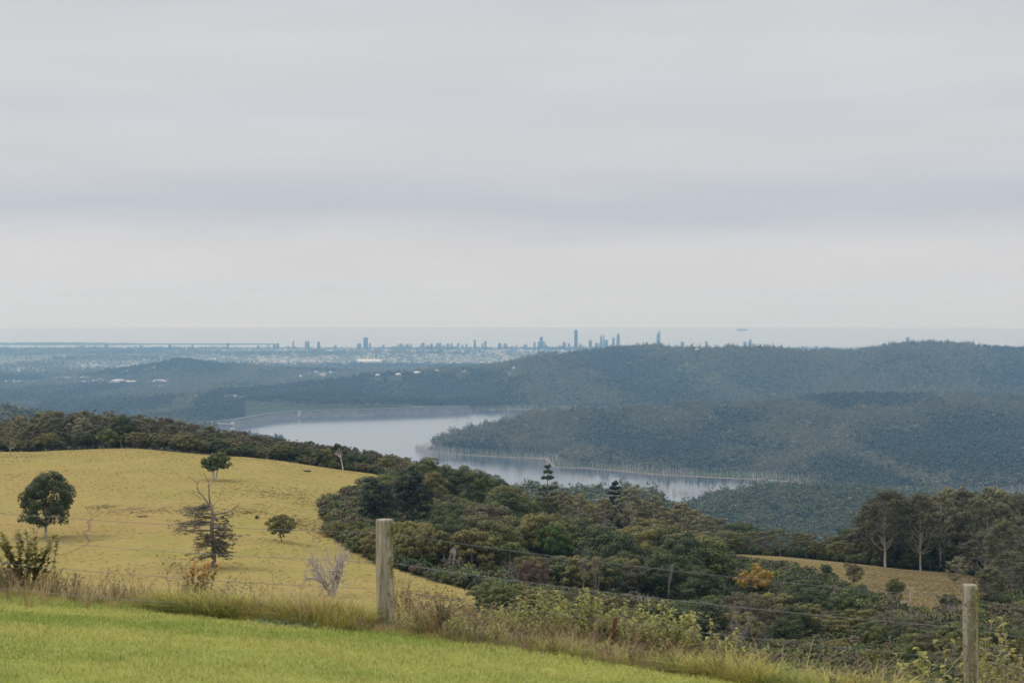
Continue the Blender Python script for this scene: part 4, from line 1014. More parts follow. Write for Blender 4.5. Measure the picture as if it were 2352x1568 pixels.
FT3 = [('tree', join(kind(tree_gum, M['gum'], B_pale, 520 + k, 17.0, 4.4, bare=0.3, n=16, per=45, clump=1.9, leaf=0.55)[1], tree_gum(520 + k, 17.0, 4.4, bare=0.3, n=16, per=4)[0])) for k in range(3)]
for _, m_ in FT3: m_.materials.append(B_pale)
scatter('lakeside_forest', 'gum forest dropping from the pasture brow towards the lake', np.c_[P, z], lim * rng.uniform(0.75, 1.0, len(P)), rng.uniform(0, 6.28, len(P)), FT3)

def tuft(seed, n, h, w, mat, spread=0.10, bend=0.6, seg=2):
    r = np.random.default_rng(seed); a = r.uniform(0, 6.28, n); rad = spread * np.sqrt(r.random(n)); hh = h * r.uniform(0.5, 1.1, n); ln = bend * hh * r.uniform(0.2, 1.0, n)
    b = MB(); base = np.c_[rad * np.cos(a), rad * np.sin(a), np.zeros(n)]; dirv_ = np.c_[np.cos(a + r.normal(size=n) * 0.7), np.sin(a + r.normal(size=n) * 0.7), np.zeros(n)]
    side = np.c_[-dirv_[:, 1], dirv_[:, 0], np.zeros(n)] * w; V = []
    for s in range(seg + 1):
        t_ = s / seg; c = base + dirv_ * (ln * t_ ** 2)[:, None]; c[:, 2] += hh * (t_ - 0.25 * bend * t_ ** 2); wd = (1 - t_) * 0.9 + 0.1
        V += [c - side * wd, c + side * wd]
    V = np.stack(V, 1).reshape(-1, 3); k = (2 * (seg + 1)) * np.arange(n)[:, None]; f_ = np.concatenate([k + np.array([[2 * s, 2 * s + 1, 2 * s + 3, 2 * s + 2]]) for s in range(seg)])
    b.add(V, f_, np.tile(r.random(n), seg)); return b.mesh('tuft', mat)
M['pgrass'] = leaf_mat('pasture_grass', (0.31, 0.245, 0.078), (0.36, 0.285, 0.098), (0.42, 0.335, 0.125), 0.2, 0.7, 0.1, 0.8)
M['pgreen'] = leaf_mat('pasture_green_grass', (0.235, 0.225, 0.055), (0.30, 0.27, 0.07), (0.36, 0.32, 0.10), 0.2, 0.7, 0.1, 0.8)
M['pdry'] = leaf_mat('pasture_dry_grass', (0.17, 0.125, 0.055), (0.25, 0.19, 0.09), (0.31, 0.24, 0.12), 0.2, 0.7, 0.1, 0.8)
PT = [('tuft', tuft(540 + k, 30, 0.13, 0.022, M['pgrass'], 0.40, 1.0, 1)) for k in range(3)] + [('tuft', tuft(545, 30, 0.15, 0.025, M['pgreen'], 0.40, 1.0, 1)), ('tuft', tuft(546, 26, 0.22, 0.025, M['pdry'], 0.35, 0.9, 1))]
P = candidates(-60, 1130, 285, 655, 1.3, lambda x, y: pasture(x, y)[0] & (fbm(x / 11, y / 16, 3) + 0.25 * np.random.default_rng(5).normal(size=len(x)) > -0.05), 63); P = np.c_[P, ground(P[:, 0], P[:, 1])]
g_ = fbm(P[:, 0] / 22, P[:, 1] / 22, 3) + 0.25 * rng.normal(size=len(P))
ix = np.where(g_ > 0.40, 3, np.where(g_ < -0.62, 4, rng.integers(0, 3, len(P))))
scatter('pasture_grass', 'short yellow-green grazed grass on the pasture slope', P, rng.uniform(0.5, 1.3, len(P)), rng.uniform(0, 6.28, len(P)), PT, ix)
P = candidates(1600, 2300, 380, 560, 1.2, lambda x, y: pasture(x, y)[1] | ((U0 + F * x / y > 2030) & (y > 380)), 64); P = np.c_[P, ground(P[:, 0], P[:, 1])]
u_ = U0 + F * P[:, 0] / P[:, 1]
ix = np.where(u_ + 60 * rng.normal(size=len(P)) > 1960, 4, np.where(rng.random(len(P)) < 0.4, 3, 0))
scatter('dry_grass', 'dry tussock grass on the small pasture before the grove', P, rng.uniform(0.6, 1.7, len(P)), rng.uniform(0, 6.28, len(P)), PT, ix)
# ------------------------------------------------------------------ the lawn at the lookout
def lawn_mat(t, o):
    p = position(t); n1 = noise(t, 0.35, 4, mapping(t, p, (0.5, 1, 1))); n2 = noise(t, 9, 4, p)
    c = mixc(t, rampf(t, n1, 0.35, 0.65), (0.25, 0.29, 0.050), (0.34, 0.35, 0.080)); c = mixc(t, rampf(t, n2, 0.3, 0.7), c, (0.17, 0.19, 0.04))
    b = pbsdf(t, 0.9, 0.1); t.links.new(c, b.inputs['Base Color']); bump(t, n2, 0.6, 0.03, b); t.links.new(b.outputs[0], o.inputs[0])
gx = np.linspace(-14, 14, 220); gy = np.linspace(-3, 26.6, 150); GX, GY = np.meshgrid(gx, gy)
GZ = near_z(GX, np.minimum(GY, 26)) - np.clip(GY - 26, 0, 1) * 0.4
me = mesh_np('lawn', np.stack([GX, GY, GZ], -1).reshape(-1, 3), grid_faces(150, 220), material('lawn_ground', lawn_mat), True)
tag(put('lawn', me), 'mown green lawn sloping down to the fence', kind='structure')
M['lawn'] = leaf_mat('lawn_grass', (0.32, 0.345, 0.075), (0.43, 0.43, 0.11), (0.56, 0.54, 0.22), 0.4, 0.8, 0.25, 0.6)
def lawn_patch(seed, mk, n=330):
    r = np.random.default_rng(seed); b = MB()
    p = np.c_[r.uniform(-0.22, 0.22, (n, 2)), np.zeros(n)]; h = r.uniform(0.012, 0.030, n) * np.where(r.random(n) < 0.04, 1.7, 1); a = r.uniform(0, 6.28, n)
    d = np.c_[np.cos(a), np.sin(a), np.zeros(n)]; s = np.c_[-d[:, 1], d[:, 0], np.zeros(n)] * 0.0032
    tip = p + d * (h * r.uniform(0.2, 0.9, n))[:, None]; tip[:, 2] += h
    b.add(np.stack([p - s, p + s, tip], 1).reshape(-1, 3), np.arange(n * 3).reshape(-1, 3), r.random(n)); return b.mesh('patch', M[mk])
M['lawny'] = leaf_mat('lawn_grass_yellowish', (0.40, 0.39, 0.085), (0.48, 0.45, 0.12), (0.60, 0.56, 0.24), 0.4, 0.8, 0.25, 0.6)
M['lawnd'] = leaf_mat('lawn_grass_deep', (0.20, 0.27, 0.050), (0.28, 0.34, 0.065), (0.40, 0.44, 0.12), 0.4, 0.8, 0.25, 0.6)
LP = [('patch', lawn_patch(600 + k, m_)) for k, m_ in enumerate(('lawn', 'lawn', 'lawn', 'lawny', 'lawny', 'lawnd', 'lawnd'))]
px_, py_ = np.meshgrid(np.arange(-8, 6.5, 0.26), np.arange(14.6, 25.6, 0.26)); px_ = px_.ravel() + rng.uniform(-0.1, 0.1, px_.size); py_ = py_.ravel() + rng.uniform(-0.1, 0.1, py_.size)
k_ = (py_ < edge_y(px_) + 0.1) & (np.abs(px_ / py_) < 0.27); px_, py_ = px_[k_], py_[k_]
lw_ = fbm(px_ * 0.45, py_ * 0.9, 3) + 0.35 * np.sin(py_ * 2.1 + px_ * 0.35) + 0.22 * rng.normal(size=len(px_))
scatter('lawn_grass', 'short mown blades of the lawn', np.c_[px_, py_, near_z(px_, py_)], rng.uniform(0.7, 1.35, len(px_)), rng.uniform(0, 6.28, len(px_)), LP, np.where(lw_ > 0.22, rng.integers(3, 5, len(px_)), np.where(lw_ < -0.30, rng.integers(5, 7, len(px_)), rng.integers(0, 3, len(px_)))))

# ------------------------------------------------------------------ rank grass along the fence
M['gy'] = leaf_mat('rank_grass_yellow', (0.34, 0.32, 0.055), (0.47, 0.42, 0.09), (0.56, 0.49, 0.15), 0.3, 0.8, 0.2, 0.7)
M['gg'] = leaf_mat('rank_grass_green', (0.13, 0.17, 0.030), (0.22, 0.25, 0.05), (0.32, 0.33, 0.09), 0.3, 0.8, 0.2, 0.7)
M['straw'] = leaf_mat('dry_straw', (0.30, 0.20, 0.10), (0.44, 0.31, 0.17), (0.56, 0.43, 0.27), 0.2, 0.8, 0.1, 0.8)
VT = [('tuft', tuft(620, 30, 0.32, 0.0065, M['gy'], 0.16, 1.5, 3)), ('tuft', tuft(621, 30, 0.30, 0.0075, M['gg'], 0.16, 1.7, 3)), ('tuft', tuft(622, 22, 0.40, 0.006, M['gy'], 0.16, 1.2, 3)),
      ('tuft', tuft(623, 18, 0.42, 0.004, M['straw'], 0.14, 1.0, 3)), ('tuft', tuft(624, 30, 0.24, 0.009, M['gg'], 0.18, 1.9, 3))]
qx = rng.uniform(-8.2, 6.2, 9000); qs = rng.random(9000) ** 1.2; dep = np.interp(qx, [-8, -5, -3.8, -1.2, 0, 2, 6], [1.6, 1.6, 1.8, 2.2, 2.6, 3.0, 4.0]); qy = edge_y(qx) + np.interp(qx, [-2, 1], [-0.05, 0.22]) + qs * dep
qu = U0 + F * qx / qy
hgt = np.interp(qu, [-100, 0, 150, 300, 360, 500, 700, 850, 920, 1000, 1200, 1500, 1600, 1800, 2050, 2150, 2400], [0.35, 0.35, 0.38, 0.42, 0.85, 1.0, 0.92, 0.78, 0.45, 0.45, 0.55, 0.62, 0.85, 1.05, 1.0, 0.75, 0.6])
hgt *= np.where(qs < 0.12, 0.6, 1.0) * (1 + 0.9 * fbm(qx * 1.6, qy * 1.6, 3)) * rng.uniform(0.7, 1.25, len(qx))
hgt *= np.where((np.abs(qu - 885) < 60) & (qy < 22.1), 0.4, 1.0)
dn = np.interp(qu, [-100, 60, 140, 300, 360, 860, 900, 1000, 1500, 1620, 2400], [0.25, 0.25, 0.35, 0.4, 1, 1, 0.6, 0.5, 0.7, 1, 1])
k_ = (rng.random(9000) < dn) & (np.abs(qu - 1176) < 1330)
w_ = fbm(qx * 1.3 + 7, qy * 1.3, 3) + 0.33 * rng.normal(size=9000)
ix = np.where(w_ > 0.28, 1, np.where(w_ > 0.05, 4, np.where(w_ < -0.36, 3, np.where(rng.random(9000) < 0.5, 0, 2))))
ix = np.where((qu < 330) & (rng.random(9000) < 0.45), 3, ix)
ix = np.where((qu > 1600) & (ix == 3) & (rng.random(9000) < 0.6), 0, ix)
zz = ground(qx, qy)
scatter('verge_grass', 'rank yellow-green grass along the foot of the fence', np.c_[qx, qy, zz - 0.02][k_], np.clip(hgt, 0.3, 1.08)[k_], rng.uniform(0, 6.28, k_.sum()), VT, ix[k_])

# ------------------------------------------------------------------ wire fence
def wood_mat(t, o):
    v = mapping(t, objcoord(t), (1, 1, 0.06)); n = noise(t, 30, 6, v, 0.8); n2 = noise(t, 5, 4, objcoord(t)); n3 = noise(t, 26, 4, mapping(t, objcoord(t), (1, 1, 0.4)))
    c = mixc(t, rampf(t, n, 0.38, 0.62), (0.15, 0.12, 0.085), (0.52, 0.455, 0.36)); c = mixc(t, math_node(t, 'MULTIPLY', rampf(t, n2, 0.45, 0.7), 0.55), c, (0.33, 0.29, 0.20))
    c = mixc(t, rampf(t, n3, 0.60, 0.68), c, (0.17, 0.155, 0.085))
    b = pbsdf(t, 0.9, 0.15); t.links.new(c, b.inputs['Base Color']); bump(t, n, 0.8, 0.012, b); t.links.new(b.outputs[0], o.inputs[0])
M_post = material('weathered_timber', wood_mat)
M_wire = flat_mat('galvanised_wire', (0.20, 0.20, 0.20), 0.5, 0.5, 0.2, 0.6)
M_lich = leaf_mat('lichen', (0.24, 0.22, 0.07), (0.33, 0.30, 0.10), (0.42, 0.39, 0.17), 0.15, 0.9, 0.05, 0.95)
M_rust = bark_mat('rusty_steel', (0.055, 0.016, 0.012), (0.14, 0.040, 0.024), 30)
fence = bpy.data.objects.new('wire_fence', None); COL.objects.link(fence); fence.location = (-1.24, 22.0, -3.4)
tag(fence, 'post-and-wire fence of weathered round posts along the foot of the lawn', 'fence')
def post(x, y, ztop, zbot, rad, seed, label, slant=0.0, fuzz=500, side=0.0, spread=0.7):
    r = np.random.default_rng(seed); ns, nr = 40, 46
    th = np.linspace(0, 2 * np.pi, ns, endpoint=False); zs = np.concatenate([np.linspace(zbot, ztop - 0.012, nr), [ztop, ztop + 0.004]])
    V = []
    for q, z in enumerate(zs):
        k = 1.0 if q < nr else (0.965 if q == nr else 0.55)
        rr = rad * k * (1 + 0.07 * fbm(th * 2.2 + seed, np.full(ns, z * 1.1), 3) + 0.07 * vnoise(th * 6 + seed, np.full(ns, z * 0.9)) - 0.16 * (np.abs(th - 4.9 - 0.15 * math.sin(3 * z)) < 0.06) + 0.05 * (ztop - z) * 0.4)
        V.append(np.c_[rr * np.cos(th) + 0.01 * math.sin(z * 2 + seed), rr * np.sin(th), np.full(ns, z) + (slant * rr * np.cos(th) if q >= nr - 1 else 0)])
    V = np.concatenate(V); f4 = []
    for q in range(len(zs) - 1):
        j = np.arange(ns); f4.append(np.stack([q * ns + j, q * ns + (j + 1) % ns, (q + 1) * ns + (j + 1) % ns, (q + 1) * ns + j], -1))
    V = np.vstack([V, [[0, 0, ztop + 0.004]]]); c0 = len(V) - 1; j = np.arange(ns); tp = (len(zs) - 1) * ns
    me = mesh_np('post', V, [np.concatenate(f4), np.stack([tp + j, tp + (j + 1) % ns, np.full(ns, c0)], -1)], M_post, True)
    po = put('post', me, fence, (x - fence.location.x, y - fence.location.y, -fence.location.z)); po['label'] = label
    a = side + r.normal(size=fuzz) * spread; z = r.uniform(zbot + 0.3, ztop - 0.02, fuzz); keep = fbm(a * 1.5 + seed, z * 5, 3) > -0.12; a, z = a[keep], z[keep]; n = len(a)
    p = np.c_[rad * 1.0 * np.cos(a), rad * 1.0 * np.sin(a), z]; d = unit(np.c_[np.cos(a), np.sin(a), np.full(n, -0.5)] + 0.5 * r.normal(size=(n, 3)))
    s = unit(np.cross(d, r.normal(size=(n, 3)))); ln = (rad * 0.19 * r.uniform(0.4, 1.3, n))[:, None]
    b = MB(); b.add(np.stack([p - s * ln * 0.5, p + s * ln * 0.5, p + d * ln + s * ln * 0.3, p + d * ln - s * ln * 0.3], 1).reshape(-1, 3), np.arange(n * 4).reshape(-1, 4), r.random(n))
    lo = put('lichen', b.mesh('lichen', M_lich), po); lo['kind'] = 'stuff'
    return po
post(-1.24, 22.0, -2.134, -3.7, 0.083, 3, 'weathered round post with lichen down its right side', 0.02, 900, -0.62, 0.42)
post(4.12, 20.2, -2.545, -4.1, 0.066, 9, 'thinner post coated in shaggy yellowish lichen', -0.03, 2200, -0.7, 1.1)
FP = [(-6.6, 23.8), (-1.24, 22.0), (4.12, 20.2), (9.48, 18.4)]
for v0, v1, v2 in ((1157, 1225, 1377), (1211, 1293, 1445), (1268, 1355, 1517), (1325, 1414, 1576)):
    zs = [-(v0 - V0) / F * 23.8, -(v1 - V0) / F * 22.0, -(v2 - V0) / F * 20.2]; zs.append(zs[2] - 0.55)
    pts = []
    for q in range(3):
        t_ = np.linspace(0, 1, 24)[:, None]; a, b_ = np.array([*FP[q], zs[q]]), np.array([*FP[q + 1], zs[q + 1]])
        sg = a + (b_ - a) * t_; sg[:, 2] -= 0.05 * 4 * (t_ * (1 - t_))[:, 0]; sg[:, 1] += 0.085; pts.append(sg[:-1] if q < 2 else sg)
    b = MB(); b.tube(np.concatenate(pts) - np.array(fence.location), 0.0024, 6, False)
    put('wire', b.mesh('wire', M_wire, True), fence)
# steel picket: a Y section leaning in the weeds
pk = bpy.data.objects.new('steel_picket', None)
xb, yb = float(world_x(1405, 21.3)), 21.3; zb = -(1500 - V0) / F * yb
b = MB()
for k in range(3):
    a = 2 * math.pi * k / 3 + 0.5; b.box((0.012 * math.cos(a), 0.012 * math.sin(a), 0.02), (0.024, 0.004, 0.64), a)
o = put('star_picket', b.mesh('star_picket', M_rust), None, (xb, yb, zb)); o.rotation_euler = (0.0, 0.13, 0.4)
tag(o, 'leaning rust-red steel picket among the saplings right of centre', 'picket')

# ------------------------------------------------------------------ plants along the fence
def blade_leaf(b, p, d, ln, w, arch, tint, nrm=None):
    """one curved leaf: four segments, widest in the middle, arching down"""
    d = unit(np.asarray(d, float)); s = unit(np.cross(d, (0, 0, 1.0)) + 1e-6); V = []
    upv = np.cross(s, d)
    for t_, wk in ((0, 0.15), (0.3, 0.85), (0.6, 1.0), (0.85, 0.6), (1.0, 0.05)):
        c = p + d * ln * t_ * (1 - 0.2 * arch * t_) + np.array([0, 0, -1.0]) * arch * ln * t_ ** 2 * 0.75 + upv * 0.12 * ln * math.sin(math.pi * min(1, t_ * 1.4)) * (arch > 0.3)
        V += [c - s * w * wk + upv * 0.25 * w * wk, c + s * w * wk + upv * 0.25 * w * wk]
    b.add(np.array(V), [[2 * k, 2 * k + 1, 2 * k + 3, 2 * k + 2] for k in range(4)], tint)
def sapling_mesh(seed, H=1.0, pairs=17, ln=0.13, w=0.016, arch=0.8, mat=None, bare=0.25, side=3):
    r = np.random.default_rng(seed); sb, lb = MB(), MB()
    def stem(p0, p1, r0, np_, l0):
        pts = curve(p0, p1, r, 6, 0.03); sb.tube(pts, np.linspace(r0, r0 * 0.3, 6), 5)
        a = r.random() * 6
        for k in range(np_):
            f_ = (k + 0.5) / np_; q = bare + (1 - bare) * f_; c = np.array([np.interp(q, np.linspace(0, 1, 6), pts[:, m]) for m in range(3)])
            a += 2.4 + r.normal() * 0.3; up_ = 0.5 + 0.5 * f_
            blade_leaf(lb, c, (math.cos(a), math.sin(a), up_), l0 * r.uniform(0.75, 1.15) * (1 - 0.35 * f_ ** 3), w, arch * r.uniform(0.7, 1.2), float(np.clip(0.25 + 0.5 * f_ + 0.2 * r.random(), 0, 1)))
    stem((0, 0, -0.05), (r.normal() * 0.05 * H, r.normal() * 0.05 * H, H), 0.007, pairs, ln)
    for k in range(side):
        z = H * r.uniform(0.25, 0.6); a = r.random() * 6.28
        stem((0, 0, z), (0.25 * H * math.cos(a), 0.25 * H * math.sin(a), z + H * 0.32), 0.004, pairs // 2, ln * 0.85)
    return sb.mesh('stem', B_grey, True), lb.mesh('foliage', mat)
M['wattle'] = leaf_mat('leaf_wattle', (0.105, 0.115, 0.024), (0.140, 0.145, 0.030), (0.38, 0.35, 0.09), 0.3)
M['wide'] = leaf_mat('leaf_glossy_broad', (0.11, 0.12, 0.022), (0.17, 0.165, 0.03), (0.33, 0.27, 0.06), 0.3, 0.8, 0.25, 0.5)
M['orange'] = leaf_mat('leaf_orange_tips', (0.15, 0.15, 0.025), (0.18, 0.17, 0.025), (0.50, 0.25, 0.055), 0.3, 1.0)
M['olivey'] = leaf_mat('leaf_yellow_olive', (0.14, 0.12, 0.022), (0.20, 0.165, 0.030), (0.36, 0.28, 0.06), 0.3)
M['dkleaf'] = leaf_mat('leaf_dark_weed', (0.035, 0.048, 0.018), (0.05, 0.06, 0.02), (0.08, 0.09, 0.03), 0.25)
M['bluegreen'] = leaf_mat('leaf_blue_green', (0.10, 0.15, 0.095), (0.13, 0.18, 0.115), (0.20, 0.25, 0.17), 0.2)
M['seed'] = leaf_mat('dry_seed_heads', (0.095, 0.060, 0.040), (0.13, 0.085, 0.055), (0.19, 0.13, 0.085), 0.1)
B_twig = bark_mat('dry_twig', (0.20, 0.135, 0.085), (0.34, 0.25, 0.17), 20)
def plant(name, meshes, u, vtop, D, label, group=None, cat='plant', h0=1.0, yaw=None, wx=1.0, zoff=0.0):
    x = float(world_x(u, D)); z = float(ground(x, D)) + zoff; H = max(0.15, -(vtop - V0) * D / F - z); s = H / h0
    e = bpy.data.objects.new(name, None); COL.objects.link(e); e.location = (x, D, z); e.scale = (s * wx, s * wx, s); e.rotation_euler = (0, 0, rng.uniform(0, 6.28) if yaw is None else yaw); e.empty_display_size = 0.2
    for nm, m in meshes: put(nm, m, e)
    return tag(e, label, cat, group)
SAP = [sapling_mesh(700 + k, mat=M['wattle'], side=6 + k % 3, pairs=30, ln=0.118, w=0.017) for k in range(5)]
ordn = ['first', 'second', 'third', 'fourth', 'fifth', 'sixth', 'seventh', 'eighth', 'ninth', 'tenth', 'eleventh', 'twelfth', 'thirteenth', 'fourteenth', 'fifteenth', 'sixteenth', 'seventeenth', 'eighteenth', 'nineteenth', 'twentieth']
r = np.random.default_rng(71); WS = []; SK = []
sp_u = np.sort(np.concatenate([np.linspace(1120, 1620, 80) + r.normal(size=80) * 7, [1640, 1668, 1700, 1730, 1018, 1060, 1100, 1125]]))
for q, u_ in enumerate(sp_u):
    vt = np.interp(u_, [1000, 1100, 1180, 1280, 1350, 1450, 1520, 1600, 1660, 1740], [1420, 1405, 1392, 1366, 1378, 1385, 1388, 1418, 1445, 1475]) + r.uniform(-18, 52)
    if abs(u_ - 1245) < 7: vt = 1352
    if abs(u_ - 1340) < 7: vt = 1350
    m = SAP[q % 5]; side_ = 'left' if u_ < 1408 else 'right'
    WS.append((plant('wattle_sapling', [('stem', m[0]), ('foliage', m[1])], u_, vt, r.uniform(21.6, 24.2), 'wattle sapling with arching pale leaves', 'wattle saplings along the fence', 'sapling'), u_, vt, 'wattle sapling'))
rel_labels(WS, [(1245, 0, 'the tallest left wattle'), (1340, 0, 'the tallest middle wattle'), (1408, 0, 'the rusty picket'), (1090, 0, 'the yellow-olive shrubs'), (1520, 0, 'the right end of the wattle thicket'), (1690, 0, 'the grey leafless thicket')], True)
WID = [sapling_mesh(720 + k, mat=M['wide'], ln=0.085, w=0.013, arch=0.35, pairs=34, side=7, bare=0.15) for k in range(3)]
for q, (u_, vt, D_) in enumerate([(2262, 1432, 22.5), (2290, 1452, 22.0), (2312, 1438, 23.2), (2338, 1460, 22.2), (2355, 1425, 23.5), (2276, 1505, 21.6), (2325, 1500, 21.5), (2352, 1520, 21.0)]):
    m = WID[q % 3]; plant('leafy_sapling', [('stem', m[0]), ('foliage', m[1])], u_, vt, D_, 'glossy broad-leaved sapling beside the second post, %s from the post' % ordn[q], 'glossy saplings right of the second post', 'sapling')
for q, (u_, vt) in enumerate([(2060, 1505), (2110, 1492), (2150, 1500), (2180, 1515), (2080, 1525), (2135, 1530)]):
    m = SAP[q % 5]; plant('wattle_sapling', [('stem', m[0]), ('foliage', m[1])], u_, vt, 23.5 + 0.3 * q, 'wattle sapling in the verge left of the second post, %s of its clump' % ordn[q], 'wattle saplings before the second post', 'sapling')
def broad_shrub(seed, mat, stems=9, H=1.0, W=0.5, ln=0.12, w=0.032, per=15, arch=0.25, lo=0.35, tipmat=None):
    r = np.random.default_rng(seed); sb, lb = MB(), MB()
    for k in range(stems):
        a = 2 * math.pi * k / stems + r.normal() * 0.3; e = np.array([W * math.cos(a) * r.uniform(0.3, 1), W * math.sin(a) * r.uniform(0.3, 1), H * r.uniform(0.7, 1.0)])
        pts = curve((0, 0, -0.05), e, r, 6, 0.06); sb.tube(pts, np.linspace(0.008, 0.003, 6), 5)
        for j in range(per):
            f_ = lo + (1 - lo) * (j + 0.5) / per; c = np.array([np.interp(f_, np.linspace(0, 1, 6), pts[:, m]) for m in range(3)]); aa = r.random() * 6.28
            blade_leaf(lb, c, (math.cos(aa), math.sin(aa), 0.6), ln * r.uniform(0.6, 1.1), w * r.uniform(0.8, 1.1), arch, float(np.clip(0.1 + 0.75 * (f_ - lo) / (1 - lo) * e[2] / H + 0.25 * r.random(), 0, 1)))
    return [('stem', sb.mesh('stem', B_twig, True)), ('foliage', lb.mesh('foliage', mat))]
plant('broadleaf_shrub', broad_shrub(740, M['wide'], 24, 1.0, 0.42, 0.10, 0.034, 22, 0.2, 0.42), 62, 1212, 25.4, 'broad-leaved glossy shrub at the left edge of the verge', cat='shrub', wx=1.15)
plant('orange_tipped_shrub', broad_shrub(741, M['orange'], 10, 1.0, 0.34, 0.11, 0.030, 30, 0.15, 0.25), 455, 1284, 24.4, 'shrub with orange young leaves in the verge before the half-dead conifer', cat='shrub')
plant('weed', broad_shrub(742, M['dkleaf'], 7, 1.0, 0.5, 0.14, 0.03, 14, 0.4, 0.2), 462, 1322, 24.2, 'dark green weed under the orange-tipped shrub', cat='weed')
plant('weed', broad_shrub(743, M['dkleaf'], 5, 1.0, 0.5, 0.20, 0.035, 12, 0.4, 0.3), 540, 1330, 24.2, 'dark pointed-leaved weed standing out of the verge grass', cat='weed')
plant('weed', broad_shrub(744, M['dkleaf'], 6, 1.0, 0.6, 0.14, 0.03, 14, 0.4, 0.2), 5, 1330, 24.9, 'dark green weed at the left end of the lawn edge', cat='weed')
OS = [broad_shrub(750 + k, M['olivey'], 8, 1.0, 0.42, 0.15, 0.020, 15, 0.3, 0.25) for k in range(3)]
for q, (u_, vt) in enumerate([(1005, 1400), (1035, 1372), (1062, 1388), (1092, 1366), (1118, 1392), (1075, 1412), (1140, 1404), (1020, 1425)]):
    plant('olive_shrub', OS[q % 3], u_, vt, r.uniform(22.8, 24.6), 'yellow-olive narrow-leaved shrub right of the first post, %s of the clump' % ordn[q], 'yellow-olive shrubs right of the first post', 'shrub')
def dead_bush(seed, H=1.0, n=1700, multi=8):
    tb = tree_bare(seed, H, 5, 0.012, 0.42, (2, 4), 0.30, multi); r = np.random.default_rng(seed); v = np.concatenate(tb.v); v = v[v[:, 2] > 0.35 * H]
    c = v[r.integers(0, len(v), n)] + r.normal(size=(n, 3)) * 0.012; b = MB(); leaves(r, b, c, np.full(n, 0.006), 1, 0.0065, 1, 0, 0.2)
    return [('branches', tb.mesh('branches', B_twig, True)), ('seed_heads', b.mesh('seed_heads', M['seed']))]
DB = dead_bush(760)
plant('dry_bush', DB, 945, 1283, 22.9, 'dry brown twiggy bush just right of the first post', cat='bush', yaw=0.4, wx=0.62)
plant('dry_bush', DB, 1200, 1450, 22.3, 'low dry twiggy bush in the verge below the wattle saplings', cat='bush', wx=0.9)
plant('dry_bush', DB, 985, 1395, 22.8, 'low dry bush between the first post and the olive shrubs', cat='bush', wx=0.8)
def stalk(seed, H=1.0, heads=6, lean=0.15):
    r = np.random.default_rng(seed); sb, hb = MB(), MB(); e = np.array([r.normal() * lean, r.normal() * lean, H]); pts = curve((0, 0, -0.03), e, r, 7, 0.05); sb.tube(pts, np.linspace(0.0045, 0.0016, 7), 4); C = [pts[-1]]
    for k in range(heads):
        q = pts[r.integers(3, 7)]; p1 = q + np.array([r.normal() * 0.10, r.normal() * 0.10, r.uniform(0.02, 0.16)]); sb.tube(curve(q, p1, r, 4, 0.05), np.linspace(0.002, 0.001, 4), 4); C.append(p1)
    leaves(r, hb, C, np.full(len(C), 0.010), 12, 0.006, 1.2, 0.1, 0.2); return [('stem', sb.mesh('stem', B_twig)), ('seed_heads', hb.mesh('seed_heads', M['seed']))]
ST = [stalk(770 + k, heads=4 + k, lean=0.10 + 0.06 * (k % 3)) for k in range(5)]
for q, (u_, vt) in enumerate([(206, 1302), (214, 1310), (255, 1315), (300, 1318), (338, 1312), (398, 1268), (415, 1255), (430, 1290), (500, 1300), (522, 1310), (575, 1318), (610, 1305), (632, 1290), (655, 1310), (680, 1308), (712, 1320), (895, 1300), (250, 1330), (180, 1330), (600, 1330)]):
    SK.append((plant('seed_stalk', ST[q % 5], u_, vt, r.uniform(23.0, 24.4), 'thin dry stalk', 'dry seed stalks in the verge', 'weed', wx=0.9), u_, vt, 'thin dry seed-headed stalk'))
rel_labels(SK, [(62, 0, 'the glossy left shrub'), (455, 0, 'the orange-tipped shrub'), (660, 0, 'the creeper with orange leaves'), (885, 0, 'the first post')], True)
SW = [('stalks', tuft(780, 34, 1.0, 0.006, M['straw'], 0.22, 0.45, 4))], [('stalks', tuft(781, 30, 1.0, 0.006, M['straw'], 0.16, 0.7, 4))]
for q, (u_, vt, lb) in enumerate([(20, 1290, 'leaning straw-coloured grass clump at the far left under the glossy shrub'), (62, 1285, 'dense straw clump directly under the glossy shrub'), (105, 1300, 'straw clump to the right of the glossy shrub'), (175, 1315, 'pale straw clump between the glossy shrub and the grassy mound'),
                                (200, 1308, 'tall straw clump in the gap of the left verge'), (262, 1318, 'straw clump left of the grassy mound'), (285, 1322, 'thin straw clump beside the grassy mound'), (1240, 1415, 'pinkish dry stalk clump below the wattle saplings'), (1262, 1410, 'spiky dry stalk clump below the tallest sapling'), (1305, 1440, 'dry straw clump left of the rusty picket'), (1232, 1450, 'low dry clump at the lawn edge below the saplings'), (1820, 1455, 'tall dry stalks rising from the right verge grass'), (1790, 1465, 'dry stalk clump in the right verge left of the tallest'), (2040, 1480, 'dry bent stalks in the verge left of the second post')]):
    plant('straw_clump', SW[q % 2], u_, vt, r.uniform(22.6, 24.6) if u_ < 1000 else r.uniform(20.8, 23), lb, 'straw clumps in the verge', 'grass clump')
def herb(seed, mat, W=0.3, H=0.12, n=60, ln=0.09, w=0.012):
    r = np.random.default_rng(seed); b = MB()
    for k in range(n):
        a = r.random() * 6.28; q = W * math.sqrt(r.random()); p = np.array([q * math.cos(a), q * math.sin(a), 0.0]); blade_leaf(b, p, (r.normal(), r.normal(), 1.2), ln * r.uniform(0.7, 1.4), w, 0.4, float(r.random()))
    return [('leaves', b.mesh('leaves', mat))]
